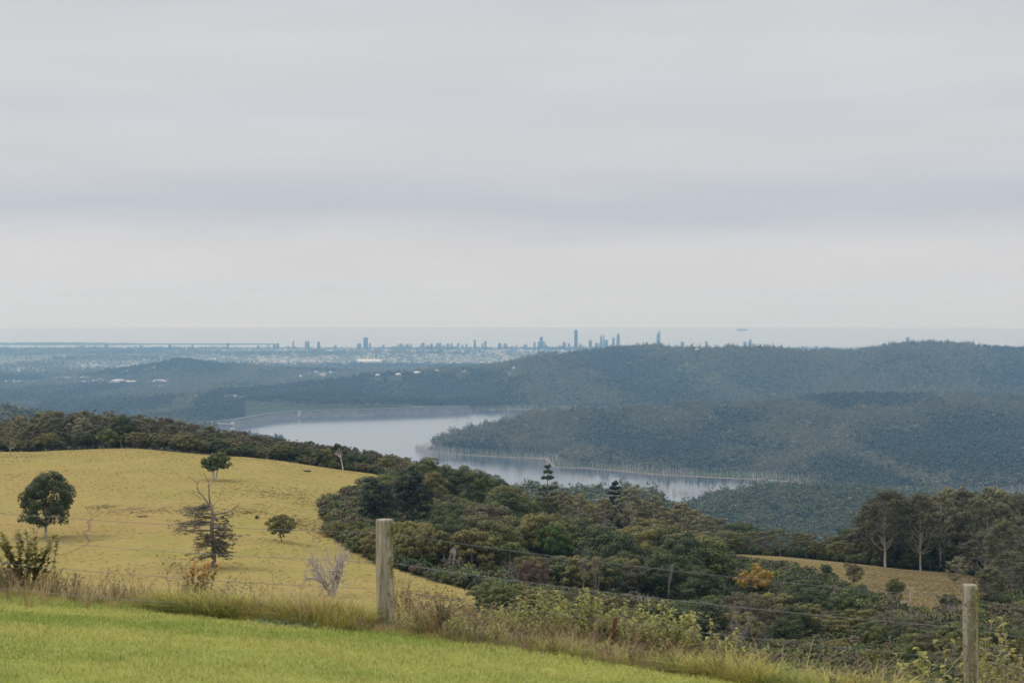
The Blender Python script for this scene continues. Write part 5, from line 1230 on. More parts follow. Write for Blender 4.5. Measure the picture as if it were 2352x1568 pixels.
for u_, D_, s_, lb in ((655, 21.6, 1.0, 'blue-green low herb at the lawn edge below the grassy mound'), (680, 21.5, 0.9, 'blue-green herb patch right of its larger neighbour at the lawn edge'), (615, 21.9, 0.7, 'small blue-green herb left of the larger ones at the lawn edge'), (780, 21.3, 0.6, 'small blue-green herb near the first post')):
    x = float(world_x(u_, D_)); e = bpy.data.objects.new('herb', None); COL.objects.link(e); e.location = (x, D_, float(ground(x, D_))); e.scale = (s_,) * 3
    for nm, m in herb(790 + u_, M['bluegreen']): put(nm, m, e)
    tag(e, lb, 'herb')
# vines with a few big round leaves, some turned yellow and orange
M_vg, M_vy, M_vo = flat_mat('vine_leaf_green', (0.09, 0.17, 0.05), 0.5), flat_mat('vine_leaf_yellow', (0.55, 0.38, 0.04), 0.5), flat_mat('vine_leaf_orange', (0.60, 0.23, 0.04), 0.5)
def round_leaf(R0):
    th = np.linspace(0, 2 * np.pi, 14, endpoint=False); rr = R0 * (1 - 0.25 * np.exp(-((th - np.pi) ** 2) / 0.1)); V = np.c_[rr * np.cos(th), rr * np.sin(th), 0.15 * R0 * np.cos(2 * th)]; V = np.vstack([V, [[0, 0, -0.1 * R0]]])
    b = MB(); b.add(V, [[k, (k + 1) % 14, 14] for k in range(14)]); return b
for (u_, v_, D_, lst, lb) in ((428, 1388, 23.1, [(0, 0, M_vg), (14, -6, M_vy), (-12, 10, M_vg), (6, 16, M_vg)], 'creeper with round green and yellow leaves on the grassy mound'), (660, 1418, 22.3, [(0, 0, M_vg), (10, 2, M_vy), (7, -22, M_vo), (-12, 6, M_vg)], 'creeper with yellow and orange round leaves above the blue-green herb'), (1030, 1452, 21.7, [(0, -12, M_vo), (10, 4, M_vg), (22, 0, M_vo), (40, 8, M_vg), (-20, 8, M_vg)], 'creeper with small orange-red leaves right of the first post'), (910, 1462, 21.5, [(0, 0, M_vg), (8, -6, M_vg), (-6, 3, M_vg)], 'round-leaved dark creeper at the foot of the first post')):
    x = float(world_x(u_, D_)); z = -(v_ - V0) / F * D_; e = bpy.data.objects.new('creeper', None); COL.objects.link(e); e.location = (x, D_, z)
    sb = MB(); rr = np.random.default_rng(u_)
    for (du, dv, m) in lst:
        p = np.array([du / F * D_, rr.normal() * 0.02 - 0.08, -dv / F * D_]); sb.tube(curve((0, 0.1, -0.18), p, rr, 5, 0.1), 0.0022, 4)
        lo = put('leaf', round_leaf(0.030 if m is not M_vo else 0.024).mesh('leaf', m), e, tuple(p)); lo.rotation_euler = (R(55 + 20 * rr.normal()), 0, rr.normal() * 0.5)
    put('stem', sb.mesh('stem', B_twig), e); tag(e, lb, 'creeper')

# ------------------------------------------------------------------ the tangle of small weeds between them
def joined(parts):
    bm_ = bmesh.new(); mats = []
    for m in parts:
        n0 = len(bm_.faces); bm_.from_mesh(m); bm_.faces.ensure_lookup_table(); mats.append(m.materials[0])
        for f_ in bm_.faces[n0:]: f_.material_index = len(mats) - 1
    me_ = bpy.data.meshes.new('joined'); bm_.to_mesh(me_); bm_.free()
    for m in mats: me_.materials.append(m)
    return me_
WD = [('weed', joined([m for _, m in broad_shrub(840, M['dkleaf'], 6, 0.42, 0.22, 0.075, 0.016, 12, 0.4, 0.15)])), ('weed', joined([m for _, m in broad_shrub(841, M['olivey'], 7, 0.45, 0.22, 0.07, 0.011, 14, 0.3, 0.2)])),
      ('weed', joined([m for _, m in broad_shrub(842, M['wattle'], 7, 0.42, 0.2, 0.06, 0.011, 14, 0.4, 0.2)])), ('stalk', joined([m for _, m in stalk(843, 0.55, 5, 0.12)])), ('twigs', joined([m for _, m in dead_bush(844, 0.42, 40, 5)])),
      ('straw', tuft(845, 12, 0.55, 0.004, M['straw'], 0.12, 0.8, 4)), ('weed', joined([m for _, m in broad_shrub(846, M['gg'], 8, 0.30, 0.2, 0.09, 0.014, 9, 0.6, 0.1)]))]
nW = 2600
wx_ = rng.uniform(-7.4, 5.6, nW); ws_ = rng.random(nW); wy_ = edge_y(wx_) + 0.1 + ws_ * np.interp(wx_, [-8, -1, 1, 6], [1.5, 2.2, 3.2, 3.6]); wu_ = U0 + F * wx_ / wy_
wn_ = fbm(wx_ * 1.7 + 3, wy_ * 1.7, 3) + 0.25 * rng.normal(size=nW)
pw_ = np.interp(wu_, [0, 150, 340, 400, 860, 920, 1000, 1650, 1720, 2100, 2352], [0.5, 0.3, 0.35, 0.5, 0.5, 0.8, 1.0, 1.0, 0.45, 0.6, 0.9])
wi_ = np.where(wn_ > 0.30, 0, np.where(wn_ > 0.12, 6, np.where(wn_ > -0.08, 1, np.where(wn_ > -0.24, 2, rng.integers(3, 6, nW)))))
wi_ = np.where((wu_ < 330) & (rng.random(nW) < 0.6), rng.choice([3, 5, 5, 4], nW), wi_)
wi_ = np.where((wu_ > 1100) & (wi_ >= 3) & (wi_ <= 5) & (rng.random(nW) < 0.75), np.where(wu_ > 1600, 6, 2), wi_)
hs_ = np.interp(wu_, [0, 300, 400, 860, 1000, 1300, 1600, 1800, 2352], [0.8, 0.7, 0.9, 0.8, 0.95, 0.8, 0.8, 0.7, 1.0]) * np.interp(ws_, [0, 0.2, 1], [0.45, 0.8, 1.25]) * rng.uniform(0.6, 1.25, nW) * np.where((wu_ > 560) & (wu_ < 930), 0.6, 1.0)
wi_ = np.where((wu_ > 330) & (wu_ < 960) & ((wi_ == 3) | (wi_ == 4)) & (rng.random(nW) < 0.7), 6, wi_)
kw_ = ~((np.abs(wu_ - 885) < 55) & (wy_ < 22.1)) & (rng.random(nW) < pw_ * np.where(wi_ == 6, 1.0, 0.8))
scatter('verge_weeds', 'mixed leafy weeds, twigs and dry stalks tangled along the fence', np.c_[wx_, wy_, ground(wx_, wy_) - 0.02][kw_], hs_[kw_], rng.uniform(0, 6.28, kw_.sum()), WD, wi_[kw_])
# ------------------------------------------------------------------ bare soil on the pasture
M_soil = bark_mat('bare_red_soil', (0.13, 0.065, 0.035), (0.24, 0.13, 0.075), 1.2)
M_litter = leaf_mat('brown_litter', (0.20, 0.150, 0.075), (0.255, 0.195, 0.095), (0.30, 0.235, 0.12), 0.1, 0.8, 0.05, 0.9)
def ground_strip(name, pts, widths, label, mat):
    P = np.array(pts, float); w = np.asarray(widths, float); t_ = np.linspace(0, len(P) - 1, len(P) * 8)
    c = np.c_[np.interp(t_, range(len(P)), P[:, 0]), np.interp(t_, range(len(P)), P[:, 1])]; ww = np.interp(t_, range(len(P)), w) * (1 + 0.7 * fbm(t_ * 1.7, t_ * 0, 3))
    d = unit(np.gradient(c, axis=0)); n = np.c_[-d[:, 1], d[:, 0]]; rows = []
    for k in (-1, -0.33, 0.33, 1):
        q = c + n * (ww * k * (1 + 0.3 * vnoise(t_ * 3 + k, t_ * 0 + k)))[:, None]; rows.append(np.c_[q, ground(q[:, 0], q[:, 1]) + 0.06 * (1 - abs(k)) + 0.02])
    me = mesh_np(name, np.concatenate(rows), grid_faces(4, len(t_)), mat, True)
    if me.polygons[0].normal.z < 0: me.flip_normals()
    return tag(put(name, me), label, kind='structure')
def gp(u, v, lo=290, hi=660): D = D_at(u, v, lo, hi); return (float(world_x(u, D)), D)
ground_strip('erosion_scar', [gp(248, 1172), gp(285, 1170), gp(310, 1168), gp(338, 1165)], [0.4, 1.3, 1.6, 0.3], 'dark red eroded bank across the pasture', M_soil)
ground_strip('erosion_scar', [gp(360, 1168), gp(378, 1166), gp(395, 1164)], [0.2, 0.7, 0.2], 'short dark soil scar right of the long eroded bank', M_soil)
ground_strip('erosion_scar', [gp(585, 1158), gp(594, 1157), gp(606, 1157)], [0.3, 1.0, 0.2], 'small red soil cut on the right of the pasture', M_soil)
ground_strip('cattle_track', [gp(238, 1176), gp(214, 1188), gp(200, 1198), gp(206, 1206), gp(204, 1216), gp(190, 1222), gp(200, 1234), gp(206, 1244), gp(185, 1256), gp(168, 1264), gp(135, 1276)], [0.08, 0.12, 0.18, 0.28, 0.24, 0.15, 0.18, 0.15, 0.15, 0.10, 0.08], 'thin zigzag red cattle track on the pasture below the eroded bank', M_soil)
LT = [('litter', tuft(800 + k, 22, 0.28, 0.05, M_litter, 0.5, 1.2, 1)) for k in range(3)]
PP = []
for (u_, v_, ru, rv, n_) in ((635, 1133, 90, 14, 260), (700, 1150, 80, 18, 200), (790, 1165, 50, 14, 260), (560, 1175, 70, 8, 200), (350, 1174, 150, 6, 160), (235, 1165, 40, 6, 120), (680, 1200, 40, 20, 260), (740, 1215, 40, 22, 260), (1000, 1370, 70, 10, 220), (1030, 1325, 80, 12, 240), (900, 1293, 90, 10, 160), (330, 1186, 15, 2, 40)):
    a = rng.normal(size=(n_, 2)) * 0.5
    for q in a:
        D = D_at(u_ + q[0] * ru, v_ + q[1] * rv, 290, 655) if False else None
    vv = v_ + a[:, 1] * rv; uu = u_ + a[:, 0] * ru; Ds = np.linspace(290, 655, 900); col_v = V0 - ground(world_x(u_, Ds), Ds) * F / Ds
    D = np.interp(-vv, -col_v, Ds); x = world_x(uu, D); PP.append(np.c_[x, D, ground(x, D)])
PP = np.concatenate(PP)
scatter('dry_litter', 'patches of brown dead bracken and trampled growth on the pasture', PP, rng.uniform(0.3, 0.85, len(PP)), rng.uniform(0, 6.28, len(PP)), LT)

# ------------------------------------------------------------------ the dam and its intake tower
M_rock = bark_mat('dam_rockfill', (0.05, 0.05, 0.055), (0.105, 0.105, 0.11), 0.06)
M_rock2 = flat_mat('dam_ramp_stone', (0.20, 0.20, 0.20), 0.9, 0.1)
M_road = flat_mat('dam_crest_concrete', (0.24, 0.24, 0.24), 0.9, 0.1)
M_conc = flat_mat('pale_concrete', (0.46, 0.45, 0.43), 0.85, 0.2)
M_white = flat_mat('white_render', (0.62, 0.61, 0.58), 0.8, 0.2)
M_dirt = flat_mat('bare_bank', (0.30, 0.22, 0.16), 0.95, 0.05)
dam = bpy.data.objects.new('dam', None); COL.objects.link(dam); tag(dam, 'long rock-faced embankment dam with a pale crest road', 'dam')
cu = np.linspace(432, 1072, 90); cD = np.interp(cu, [a for a, _ in CREST], [b_ for _, b_ in CREST]); cD = np.convolve(np.pad(cD, 4, 'edge'), np.ones(9) / 9, 'valid')
cx_ = world_x(cu, cD); tn = unit(np.c_[np.gradient(cx_), np.gradient(cD)]); nn = np.c_[tn[:, 1], -tn[:, 0]]; nn *= np.sign(-nn[:, 1:2])
def dam_rows(rows):
    return np.concatenate([np.c_[cx_ + nn[:, 0] * o_, cD + nn[:, 1] * o_, np.full(90, LAKE + h_)] for o_, h_ in rows])
b = MB(); b.add(dam_rows([(70, -14), (34, 5), (30, 5), (5, 20), (-5, 20), (-60, -30), (-75, -45)]), grid_faces(7, 90)); put('embankment', b.mesh('embankment', M_rock, False), dam)
b = MB(); b.add(dam_rows([(5.6, 20.1), (5.6, 21.6), (4.6, 21.6), (4.4, 20.3), (-4.4, 20.3), (-4.6, 21.4), (-5.4, 21.4), (-5.4, 20.1)]), grid_faces(8, 90)); put('crest_road', b.mesh('crest_road', M_road), dam)
k = 35; b = MB(); b.add(np.array([[cx_[k + j] + nn[k, 0] * o_, cD[k + j] + nn[k, 1] * o_, LAKE + h_ + 0.8] for o_, h_, sh in ((6, 20, 0), (33, 4, -2)) for j in (sh, sh + 1)]), [[0, 1, 3, 2]]); put('access_ramp', b.mesh('access_ramp', M_rock2), dam)
tw = bpy.data.objects.new('intake_tower', None); COL.objects.link(tw); tD = 6560.0; tx = float(world_x(534, tD)); tw.location = (tx, tD, LAKE)
b = MB(); b.tube([(0, 0, -12), (0, 0, 8)], 6.0, 16); b.tube([(0, 0, 8.0), (0, 0, 9.0)], 6.8, 16); put('shaft', b.mesh('shaft', M_conc), tw)
b = MB(); b.box((0, 0, 15), (11, 11, 12)); b.box((0, 0, 21.6), (12.4, 12.4, 1.2)); put('gatehouse', b.mesh('gatehouse', M_white), tw)
b = MB(); b.box((0, 0, 23.6), (5, 5, 3), 0, 0.7); put('roof_cabin', b.mesh('roof_cabin', M_conc), tw)
for sx in (-3, 3):
    b = MB(); b.box((sx, -5.6, 15), (1.8, 0.5, 9)); put('window_slot', b.mesh('window_slot', M_rock), tw)
tag(tw, 'pale square-topped intake tower standing in the lake before the dam', 'tower')
br = bpy.data.objects.new('access_bridge', None); COL.objects.link(br); x2 = float(world_x(462, 6605)); br.location = (tx, tD, LAKE)
b = MB(); p0, p1 = np.array([-6.0, 0, 17.5]), np.array([x2 - tx, 6605 - tD, 19.5]); b.tube([p0, p1], 1.3, 4); put('deck', b.mesh('deck', M_conc), br)
for f_ in (0.62,):
    p = p0 + (p1 - p0) * f_; b = MB(); b.box((p[0], p[1], 2.5), (4.5, 4.5, 30), 0, 0.8); put('pier', b.mesh('pier', M_conc), br)
tag(br, 'slender footbridge from the dam to the intake tower', 'bridge')

# ------------------------------------------------------------------ houses on the plain and ridges
M_wall = [flat_mat('house_wall_white', (0.46, 0.45, 0.43)), flat_mat('house_wall_cream', (0.55, 0.49, 0.40)), flat_mat('house_wall_grey', (0.42, 0.42, 0.42))]
M_roof = [flat_mat('roof_white_metal', (0.55, 0.55, 0.55)), flat_mat('roof_grey', (0.34, 0.34, 0.36)), flat_mat('roof_terracotta', (0.36, 0.19, 0.13)), flat_mat('roof_cream', (0.60, 0.55, 0.46))]
M_glass = flat_mat('dark_window', (0.04, 0.05, 0.06), 0.2, 0.6)
def house_parts(L_, W_, h_, rh, wm, rm):
    a, b, c = MB(), MB(), MB(); a.box((0, 0, h_ / 2 - 1), (L_, W_, h_ + 2))
    e = 0.6; V = [(-L_ / 2 - e, -W_ / 2 - e, h_), (L_ / 2 + e, -W_ / 2 - e, h_), (L_ / 2 + e, W_ / 2 + e, h_), (-L_ / 2 - e, W_ / 2 + e, h_), (-L_ / 2 + W_ * 0.3, 0, h_ + rh), (L_ / 2 - W_ * 0.3, 0, h_ + rh)]
    b.add(V, [[0, 1, 5, 4], [2, 3, 4, 5]]); b.add(V, [[1, 2, 5], [3, 0, 4]]); b.add(V, [[3, 2, 1, 0]])
    for k in range(4): c.box((-L_ / 2 + L_ * (k + 0.5) / 4, -W_ / 2 - 0.05, h_ * 0.55), (L_ * 0.14, 0.3, h_ * 0.4))
    return a.mesh('wall', wm), b.mesh('roof', rm), c.mesh('windows', M_glass)
HS = [house_parts(15, 10, 4 + 2.5 * (k % 2), 2.6, M_wall[k % 3], M_roof[k % 4]) for k in range(6)]
HB = [house_parts(48, 26, 7, 1.5, M_wall[k % 3], M_roof[[0, 3, 1][k]]) for k in range(3)]
def town(clusters, seed, keep=1.0):
    r = np.random.default_rng(seed); out = []
    for (u, v, su, sv, n, big) in clusters:
        Ds = np.linspace(7600, 22400, 1500); vv = V0 - ground(world_x(u, Ds), Ds) * F / Ds; run = np.minimum.accumulate(np.concatenate([[9e9], vv[:-1]])); vis = vv < run + 0.01
        for k in range(int(n * keep)):
            uu = u + r.normal() * su; vq = v + r.normal() * sv; m = np.where(vis, np.abs(vv - vq), 1e9); D = float(Ds[np.argmin(m)]) + r.normal() * 40
            x = float(world_x(uu, D)); out.append((x, D, float(ground(x, D)), big and r.random() < big, (u, v)))
    return out
CL = [(30, 878, 26, 1.5, 12, 0), (85, 880, 14, 1, 8, 0), (150, 871, 22, 1.2, 16, 0.1), (178, 871, 12, 1, 9, 0.1), (200, 878, 22, 1, 12, 0), (225, 876, 8, 1, 5, 0), (275, 877, 10, 1.6, 12, 0.15), (300, 880, 18, 1, 8, 0), (375, 877, 10, 1.5, 9, 0.1), (365, 890, 8, 0.8, 7, 0.1),
      (450, 912, 3, 1.2, 3, 0), (545, 914, 4, 1, 4, 0), (280, 928, 5, 1, 2, 0), (740, 860, 16, 4, 14, 0), (775, 853, 12, 2, 8, 0), (690, 867, 3, 1, 2, 0), (830, 853, 5, 1, 3, 0)]
TW = town(CL, 91)
placed = []
def clear(x, y, far_=12, near_=10):
    a = int(x / 20 + 400); b_ = int((y - 7000) / 20); CLEAR[max(0, a - 1):a + 2, max(0, b_ - far_):b_ + 2] = True
def add_house(x, y, z, big, kx, label, group, up=0.0):
    ms = (HB[kx % 3] if big else HS[kx % 6]); e = bpy.data.objects.new('house' if not big else 'warehouse', None); COL.objects.link(e)
    e.location = (x, y, z + up); e.rotation_euler = (0, 0, float(rng.uniform(-0.5, 0.5))); e.empty_display_size = 5; s = float(rng.uniform(0.65, 1.0)); e.scale = (s, s, s * 1.2)
    for nm, m in zip(('wall', 'roof', 'windows'), ms): put(nm, m, e)
    placed.append((x, y)); clear(x, y); return tag(e, label, 'house' if not big else 'building', group)
HM = [(30, 878, 'the far left edge of the valley'), (150, 871, 'the roof cluster left of the small hill'), (275, 877, 'the roof cluster under the small hill'), (375, 880, 'the roofs below the hill summit'), (450, 912, 'the lone valley house before the dam'), (740, 858, 'the hillside street left of the ridge houses')]
hn = []
for q, (x, y, z, big, uv) in enumerate(TW):
    o = add_house(x, y, z, big, q, 'small pale house', 'houses in the wooded valley', 1.0); uu, vv = pix(x, y, z)
    hn.append((o, uu, vv, ['white-roofed', 'grey-roofed', 'terracotta-roofed', 'cream-roofed'][(q % 6) % 4] + ' house' if not big else 'large shed'))
rel_labels(hn, HM)
for q, (u, v, s, lb) in enumerate([(958, 851, 1.6, 'long white two-storey house on the ridge above the dam'), (1004, 853, 1.3, 'white house on the ridge right of the long white one'), (915, 850, 1.1, 'cream house on the ridge left of the long white one'), (868, 852, 1.0, 'pale house at the left end of the ridge houses'), (1066, 853, 0.9, 'small white house on the ridge right of the pair'), (1180, 845, 0.7, 'lone house in trees farther up the ridge'), (1600, 792, 0.9, 'pale house on the ridge crest below the spired tower'), (1540, 793, 1.0, 'cream house among crest trees left of the spired tower'), (740, 945, 0.6, 'white shed beside the dam crest')]):
    Ds = np.linspace(7700, 10500, 900); vv = V0 - (ground(world_x(u, Ds), Ds) + 9) * F / Ds; D = float(Ds[np.argmin(np.abs(vv - v))]); x = float(world_x(u, D)); o = add_house(x, D - 25, float(ground(x, D)), False, 2 * q, lb, None, 8.0); o.scale = (1.25 * s, 1.25 * s, 1.2 * s)
# suburbs too far off to count
sub = [(60, 853, 40, 4, 60, 0.05), (200, 846, 60, 3, 70, 0.1), (215, 838, 40, 2, 60, 0.1), (260, 847, 30, 2, 70, 0.3), (330, 842, 40, 3, 60, 0.1), (420, 815, 80, 2, 60, 0.1), (500, 823, 60, 2, 60, 0.15), (620, 825, 50, 4, 120, 0.1), (650, 832, 35, 3, 150, 0.15), (720, 831, 40, 2, 120, 0.1), (760, 837, 30, 1.5, 40, 0.6),
       (800, 822, 70, 4, 110, 0.05), (920, 826, 60, 5, 120, 0.1), (980, 822, 60, 3, 110, 0.15), (1040, 815, 80, 3, 120, 0.1), (1060, 832, 50, 3, 90, 0.1), (1150, 830, 45, 3, 150, 0.2), (1140, 818, 60, 3, 110, 0.1), (1200, 813, 60, 3, 130, 0.1), (700, 806, 120, 1.5, 160, 0.3), (950, 806, 140, 1.3, 240, 0.3), (1180, 806, 100, 1.5, 260, 0.3), (420, 803, 160, 1.2, 120, 0.4), (170, 801, 110, 1.5, 80, 0.4), (1300, 807, 60, 1.5, 140, 0.3), (100, 862, 60, 4, 30, 0), (330, 835, 90, 6, 60, 0.1), (560, 815, 200, 6, 160, 0.05), (900, 815, 250, 6, 220, 0.05)]
SUB = [('house', joined(h_)) for h_ in HS] + [('shed', joined(h_)) for h_ in HB]
T2 = town(sub, 92, 0.33); P = np.array([t_[:3] for t_ in T2]); ix = np.array([6 + q % 3 if t_[3] else q % 6 for q, t_ in enumerate(T2)])
P[:, 2] += 1
for q in P: clear(q[0], q[1], 14)
scatter('suburbs', 'distant pale roofs of suburbs speckling the coastal plain', P, rng.uniform(0.6, 1.15, len(P)), rng.uniform(-0.5, 0.5, len(P)), SUB, ix)

forest('slope_forest', 'gum forest clothing the near slopes down to the lake', sample_far(1500, 4100, 10.5, ht=15, seed=11, u0=-60), 0.75, 1.25, FT2)
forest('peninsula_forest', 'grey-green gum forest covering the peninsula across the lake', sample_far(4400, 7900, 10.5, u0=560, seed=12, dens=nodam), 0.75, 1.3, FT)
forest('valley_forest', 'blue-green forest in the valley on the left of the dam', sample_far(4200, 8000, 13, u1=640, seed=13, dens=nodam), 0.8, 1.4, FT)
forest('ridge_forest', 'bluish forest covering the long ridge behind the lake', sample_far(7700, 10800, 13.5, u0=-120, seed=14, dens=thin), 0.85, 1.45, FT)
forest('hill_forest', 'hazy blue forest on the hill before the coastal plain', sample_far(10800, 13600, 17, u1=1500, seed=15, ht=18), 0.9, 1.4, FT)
def plain(x, y, u, v): return np.clip(0.75 + 2.2 * fbm(x / 800, y / 1500, 3), 0.08, 1)
forest('plain_trees', 'far trees scattered among the suburbs of the coastal plain', sample_far(13600, 22000, 38, u1=1700, seed=16, ht=16, dens=plain, margin=4), 1.0, 1.7, FT)

# ------------------------------------------------------------------ drowned trees in the shallows
def snag(seed, H=16.0):
    r = np.random.default_rng(seed); b = MB(); pts = curve((0, 0, -6), (r.normal() * 1.5, r.normal() * 1.5, H), r, 5, 0.03); b.tube(pts, np.linspace(0.42, 0.10, 5), 5, False)
    for k in range(r.integers(1, 5)):
        z = H * r.uniform(0.45, 0.9); q = np.array([np.interp(z, pts[:, 2], pts[:, 0]), np.interp(z, pts[:, 2], pts[:, 1]), z]); b.tube(curve(q, q + np.array([r.normal() * 1.8, r.normal() * 1.8, r.uniform(1, 3.5)]), r, 4, 0.05), np.linspace(0.16, 0.06, 4), 4, False)
    return b.mesh('drowned_tree', B_drown)
SN = [snag(820 + k, 11 + 2 * (k % 4)) for k in range(8)]
r = np.random.default_rng(83); uu = r.uniform(920, 2420, 120000); dd = r.uniform(4150, 7950, 120000); x = world_x(uu, dd); z = ground(x, dd); h = z - LAKE
prob = np.where((h > -7) & (h < 3.0), 0.35, 0.0) * np.where(h < -3.5, 0.35, 1.0)
prob = np.where((dd < 4500) & (h > -8) & (h < 0), 0.40, prob)
prob = np.where((uu > 1760) & (dd > 4080) & (dd < 4720) & (h < 11), 0.16, prob)
uu_tip = (uu > 955) & (uu < 1060) & (dd > 5350) & (dd < 5800) & (h > -9) & (h < 3); prob = np.where(uu_tip, 0.8, prob)
prob *= np.clip(0.9 + 2.6 * fbm(x / 90, dd / 90, 3), 0.03, 2.0) * np.where((dd > 5900) & (dd < 7600), 0.25, 1)
v = V0 - (np.maximum(z, LAKE) + 12) * F / dd
ok = (r.random(len(uu)) < prob * 1.0) & (v < hidden_v(uu, dd) + 4)
S = np.c_[x, dd, np.maximum(z, LAKE - 5)][ok]; S = S[np.argsort(S[:, 1])]
n_big = 300
pick = np.sort(r.permutation(min(len(S), 1200))[:n_big]); rest = np.setdiff1d(np.arange(len(S)), pick)
for q in pick:
    o = put('drowned_tree', SN[q % 8], None, tuple(S[q]), r.uniform(0, 6.28), r.uniform(0.7, 1.2)); us = U0 + F * S[q][0] / S[q][1]
    k = int(np.searchsorted([1230, 1420, 1580, 1760, 1900], us)); wh = ['left of the tiered pine', 'between the two pines', 'right of the narrow dark pine', 'before the wooded spur', 'right of the open water', 'above the right-hand grove'][k]
    tag(o, 'bleached drowned trunk on the far lake shore, seen ' + wh, 'dead tree', 'drowned trees ' + wh)
scatter('drowned_forest', 'far bleached drowned trunks lining the lake shores', S[rest], r.uniform(0.35, 1.25, len(rest)), r.uniform(0, 6.28, len(rest)), [('snag', m) for m in SN])
print('snags', len(S))

# ------------------------------------------------------------------ the coastal towers
M_tw = {'d': flat_mat('tower_glass_blue', (0.03, 0.06, 0.10), 0.4, 0.3, 0.25), 'm': flat_mat('tower_grey_blue', (0.07, 0.10, 0.14), 0.5, 0.3, 0.2), 'p': flat_mat('tower_pale', (0.12, 0.14, 0.16), 0.7, 0.3, 0.2)}
PX = 2352 / 2500.0
TOWERS = [(630.8, 843, 7.6, 'p'), (653, 841, 3, 'p'), (669.5, 840, 6, 'd'), (678.6, 837, 6, 'd'), (703, 844, 5, 'p'), (716, 832, 4, 'm'), (746.7, 832, 4.5, 'm'), (752.6, 832.5, 6, 'm'), (778, 834, 7, 'd'), (803, 848, 14, 'p'), (819, 842, 6, 'p'),
          (876.8, 838, 10.5, 'm'), (903.5, 837, 6, 'p'), (926, 846, 6, 'p'), (936, 841, 6, 'p'), (971, 841, 4, 'p'), (978, 838, 6, 'p'), (984, 841, 4, 'p'), (994, 840, 8, 'p'), (1003, 838.5, 4.5, 'p'), (1029, 838, 5, 'p'), (1034, 836, 5, 'p'), (1044, 841, 5, 'p'), (1053.5, 838.5, 7, 'm'), (1068, 837, 8, 'p'), (1074.5, 836, 5, 'p'), (1082.6, 842, 5, 'p'), (1093, 838, 7, 'm'),
          (1102.5, 837, 5, 'p'), (1109.5, 846, 6, 'p'), (1118.7, 837, 6, 'p'), (1129, 842, 5, 'm'), (1138.7, 839, 5, 'p'), (1159.3, 829, 5.3, 'd'), (1167.6, 849, 5, 'm'), (1178, 837, 4, 'p'), (1185, 832, 6, 'p'), (1196, 850, 7, 'm'), (1220, 837, 8.5, 'd'), (1233.5, 837.6, 8, 'p'), (1247, 846, 4, 'p'), (1255, 848, 6, 'm'), (1261, 842, 4, 'm'), (1282.4, 840, 8, 'p'), (1293.5, 849, 8, 'm'),
          (1305, 833.6, 5, 'p'), (1317, 833.6, 9, 'd'), (1321.5, 822, 8, 'd'), (1328.5, 833, 5, 'p'), (1332, 840.6, 7, 'm'), (1345.5, 848, 7, 'p'), (1354.5, 849, 5, 'p'), (1367.4, 843, 8, 'm'), (1377.4, 834.6, 9, 'm'), (1389, 838, 6, 'p'), (1386, 847, 14, 'p'), (1401.5, 850, 6, 'm'), (1416.8, 839, 6.5, 'p'), (1441.2, 830, 8.5, 'p'), (1455.6, 836, 6.5, 'm'), (1462.5, 837, 4, 'p'),
          (1480, 829, 8, 'm'), (1493, 841, 8, 'p'), (1496.5, 824, 4, 'm'), (1499.7, 823, 3, 'p'), (1666, 834, 9, 'm'), (1724.4, 832.5, 6.5, 'm'), (1788, 841, 7, 'p'), (1818.5, 834, 8, 'm'), (1839.6, 838, 6.5, 'm'), (1833, 848, 7, 'p'), (1855, 846, 5.5, 'm'), (1872, 846, 4, 'p'), (1879, 841.7, 7.5, 'm'), (1888, 850, 6, 'p'), (1898, 848.5, 9, 'p'), (1906, 848.5, 6, 'm'),
          (1959, 843.8, 6, 'p'), (1969.5, 845, 6, 'm'), (1993, 844, 9, 'm'), (2216, 823, 9, 'm'), (201.5, 843, 12, 'p'), (222, 846, 7, 'p'), (233, 844, 8, 'p'), (245, 846, 6, 'p'), (260, 841, 9, 'p'), (343, 842, 6, 'p'), (370, 846, 7, 'p'), (405, 847, 8, 'p'), (414.5, 841, 6.5, 'd'), (470, 838.7, 5, 'm'), (556, 836, 5, 'd')]
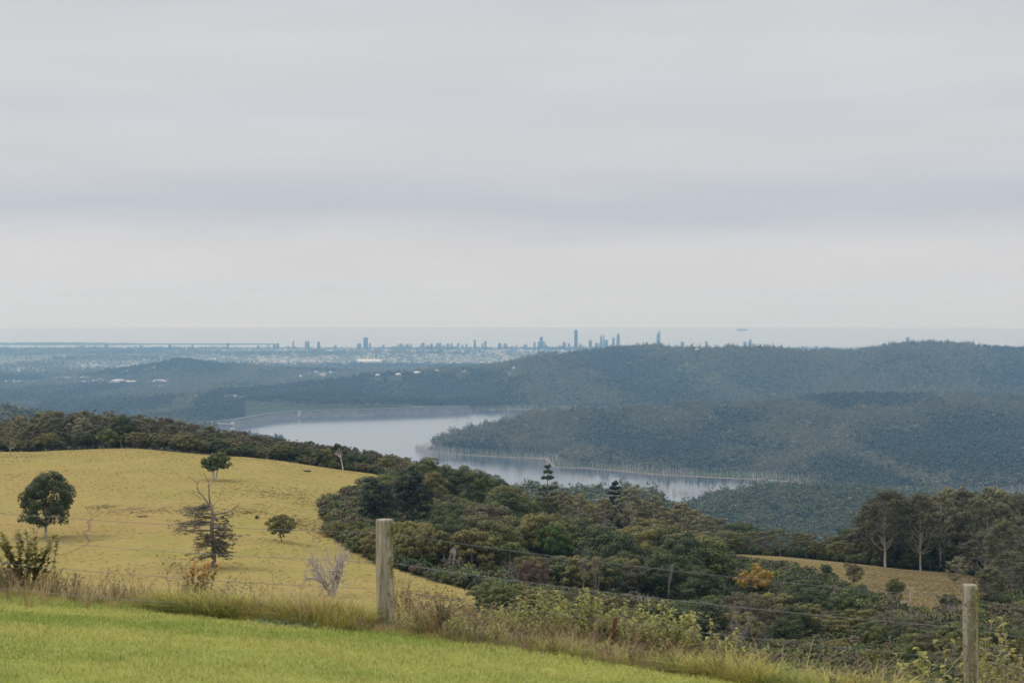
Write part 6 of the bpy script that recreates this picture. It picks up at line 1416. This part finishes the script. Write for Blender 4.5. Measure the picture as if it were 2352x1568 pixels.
def tower(xp, yp, wp, tone, style='slab', label=None, group=None, D=None, spire=0):
    D = D or 21600.0 + 60 * ((xp * 7) % 9 - 4); u, v = xp * PX, yp * PX; W_ = wp * PX * D / F; x = float(world_x(u, D)); z0 = float(ground(x, D)); H = -(v - V0) * D / F - z0
    e = bpy.data.objects.new('tower', None); COL.objects.link(e); e.location = (x, D, z0); e.empty_display_size = 20
    b = MB(); c = MB(); k = int(xp * 13) % 4
    if style == 'round': b.tube([(0, 0, -3), (0, 0, H * 0.93), (0, 0, H * 0.97), (0, 0, H)], [W_ / 2, W_ / 2, W_ * 0.43, W_ * 0.28], 16)
    elif style == 'wedge': b.box((0, 0, H * 0.46), (W_, W_ * 0.8, H * 0.92), 0, 0.88, (0.9, 0))
    elif style == 'taper': b.tube([(0, 0, -3), (0, 0, H * 0.6), (0, 0, H * 0.85), (0, 0, H)], [W_ * 0.62, W_ * 0.6, W_ * 0.42, W_ * 0.1], 8)
    else:
        b.box((0, 0, H / 2 - 2), (W_, W_ * 0.75, H * 0.97 + 1)); 
        for q in (-1, 1): b.box((q * W_ * 0.27, -W_ * 0.40, H * 0.46), (W_ * 0.2, W_ * 0.12, H * 0.90))
    c.box((W_ * (0.12 if k % 2 else -0.1), 0, H * (0.985 if style != 'taper' else 0.84)), (W_ * 0.4, W_ * 0.4, H * 0.03 + 3))
    put('shaft', b.mesh('shaft', M_tw[tone]), e); put('roof_plant', c.mesh('roof_plant', M_tw['m']), e)
    pd = MB(); pd.box((0, -2, 5), (W_ * 1.5, W_ * 1.2, 16)); put('podium', pd.mesh('podium', M_tw['p']), e)
    if spire: s = MB(); s.tube([(W_ * 0.35, 0, H * 0.9), (W_ * 0.38, 0, H + spire)], [2.5, 0.8], 5); put('spire', s.mesh('spire', M_tw['p']), e)
    return tag(e, label or {'d': 'dark glass tower block in the coastal skyline', 'm': 'grey-blue tower block in the coastal skyline', 'p': 'pale tower block in the coastal skyline'}[tone], 'tower', group)
TN = []
for tws in TOWERS:
    o = tower(*tws, group={'d': 'dark skyline towers', 'm': 'grey-blue skyline towers', 'p': 'pale skyline towers'}[tws[3]])
    TN.append((o, tws[0] * PX, 790, {'d': 'dark glass tower', 'm': 'grey-blue tower', 'p': 'pale tower'}[tws[3]]))
TMK = [(892.7 * PX, 790, 'the broad dark slab tower'), (1406 * PX, 790, 'the tallest round-topped tower'), (1509 * PX, 790, 'the tapering pointed tower'), (1607 * PX, 790, 'the spired tower'), (1831 * PX, 790, 'the slant-topped tower on the right'), (1159 * PX, 790, 'the middle of the skyline'), (556 * PX, 790, 'the isolated dark tower on the left'), (260 * PX, 790, 'the pale cluster at far left')]
rel_labels(TN, TMK, True)
tower(892.7, 823, 10.5, 'd', 'slab', 'broad dark slab tower standing tallest in the left half of the skyline')
tower(1406, 805, 8.7, 'd', 'round', 'tallest round-topped dark tower of the whole skyline')
tower(1467.8, 817, 5.5, 'd', 'wedge', 'slant-topped dark tower right of the tallest one', D=21500)
tower(1473.7, 816, 4.2, 'p', 'wedge', 'narrow pale tower tight beside the slant-topped dark one', D=21700)
tower(1509.2, 812, 7.5, 'm', 'taper', 'tapering pointed tower just left of the ridge crest trees')
tower(1607.4, 809, 9.5, 'm', 'wedge', 'spired slanting tower rising behind the ridge crest', spire=52)
tower(1831, 828, 8, 'd', 'wedge', 'tallest slant-topped tower of the cluster behind the right ridge')
tower(1002, 867.6, 13, 'p', 'slab', 'broad pale block standing alone on the plain before the skyline', D=17600)
tower(85.5, 857, 17, 'p', 'slab', 'wide low pale block on the plain at far left', D=19500)
# stadium
sd_ = bpy.data.objects.new('stadium', None); COL.objects.link(sd_); D = 16700.0; x = float(world_x(848, D)); z = float(ground(x, D)); sd_.location = (x, D, z + 4)
m2 = D / F
b = MB(); th = np.linspace(0, 2 * np.pi, 28, endpoint=False); V = np.concatenate([np.c_[np.cos(th) * 30 * m2 * k1, np.sin(th) * 120 * k1, np.full(28, h_)] for k1, h_ in ((1, 0), (1, 16), (0.8, 20), (0.72, 2))]); f_ = np.concatenate([np.stack([q * 28 + np.arange(28), q * 28 + (np.arange(28) + 1) % 28, (q + 1) * 28 + (np.arange(28) + 1) % 28, (q + 1) * 28 + np.arange(28)], -1) for q in range(3)]); b.add(V, f_)
put('stand', b.mesh('stand', M_white), sd_)
for du, h_ in ((-30, 44), (-23, 44), (-4, 52), (3, 60), (10, 52), (23, 50), (31, 48)):
    b = MB(); b.tube([(du * m2, -60 if du % 2 else 60, 0), (du * m2, -60 if du % 2 else 60, h_)], [2.2, 1.6], 6); b.box((du * m2, -60 if du % 2 else 60, h_), (9, 4, 8)); put('floodlight_mast', b.mesh('floodlight_mast', M_white), sd_)
b = MB(); a = np.linspace(0, np.pi, 12); b.tube(np.c_[3 * m2 + 6 * m2 * np.cos(a), np.full(12, -60), 52 + 18 * np.sin(a)], 1.8, 5); put('arch', b.mesh('arch', M_white), sd_)
tag(sd_, 'stadium with white floodlight masts on the plain below the skyline', 'stadium')
# ship near the horizon
sh = bpy.data.objects.new('cargo_ship', None); COL.objects.link(sh); D = 36500.0; sh.location = (float(world_x(1704, D)), D, SEA)
b = MB(); b.box((0, 0, 8), (170, 28, 22), 0, 1.04); put('hull', b.mesh('hull', M_rock), sh); b = MB(); b.box((-65, 0, 28), (18, 24, 20)); put('bridge', b.mesh('bridge', M_white), sh)
tag(sh, 'cargo ship lying far out just below the horizon', 'ship')
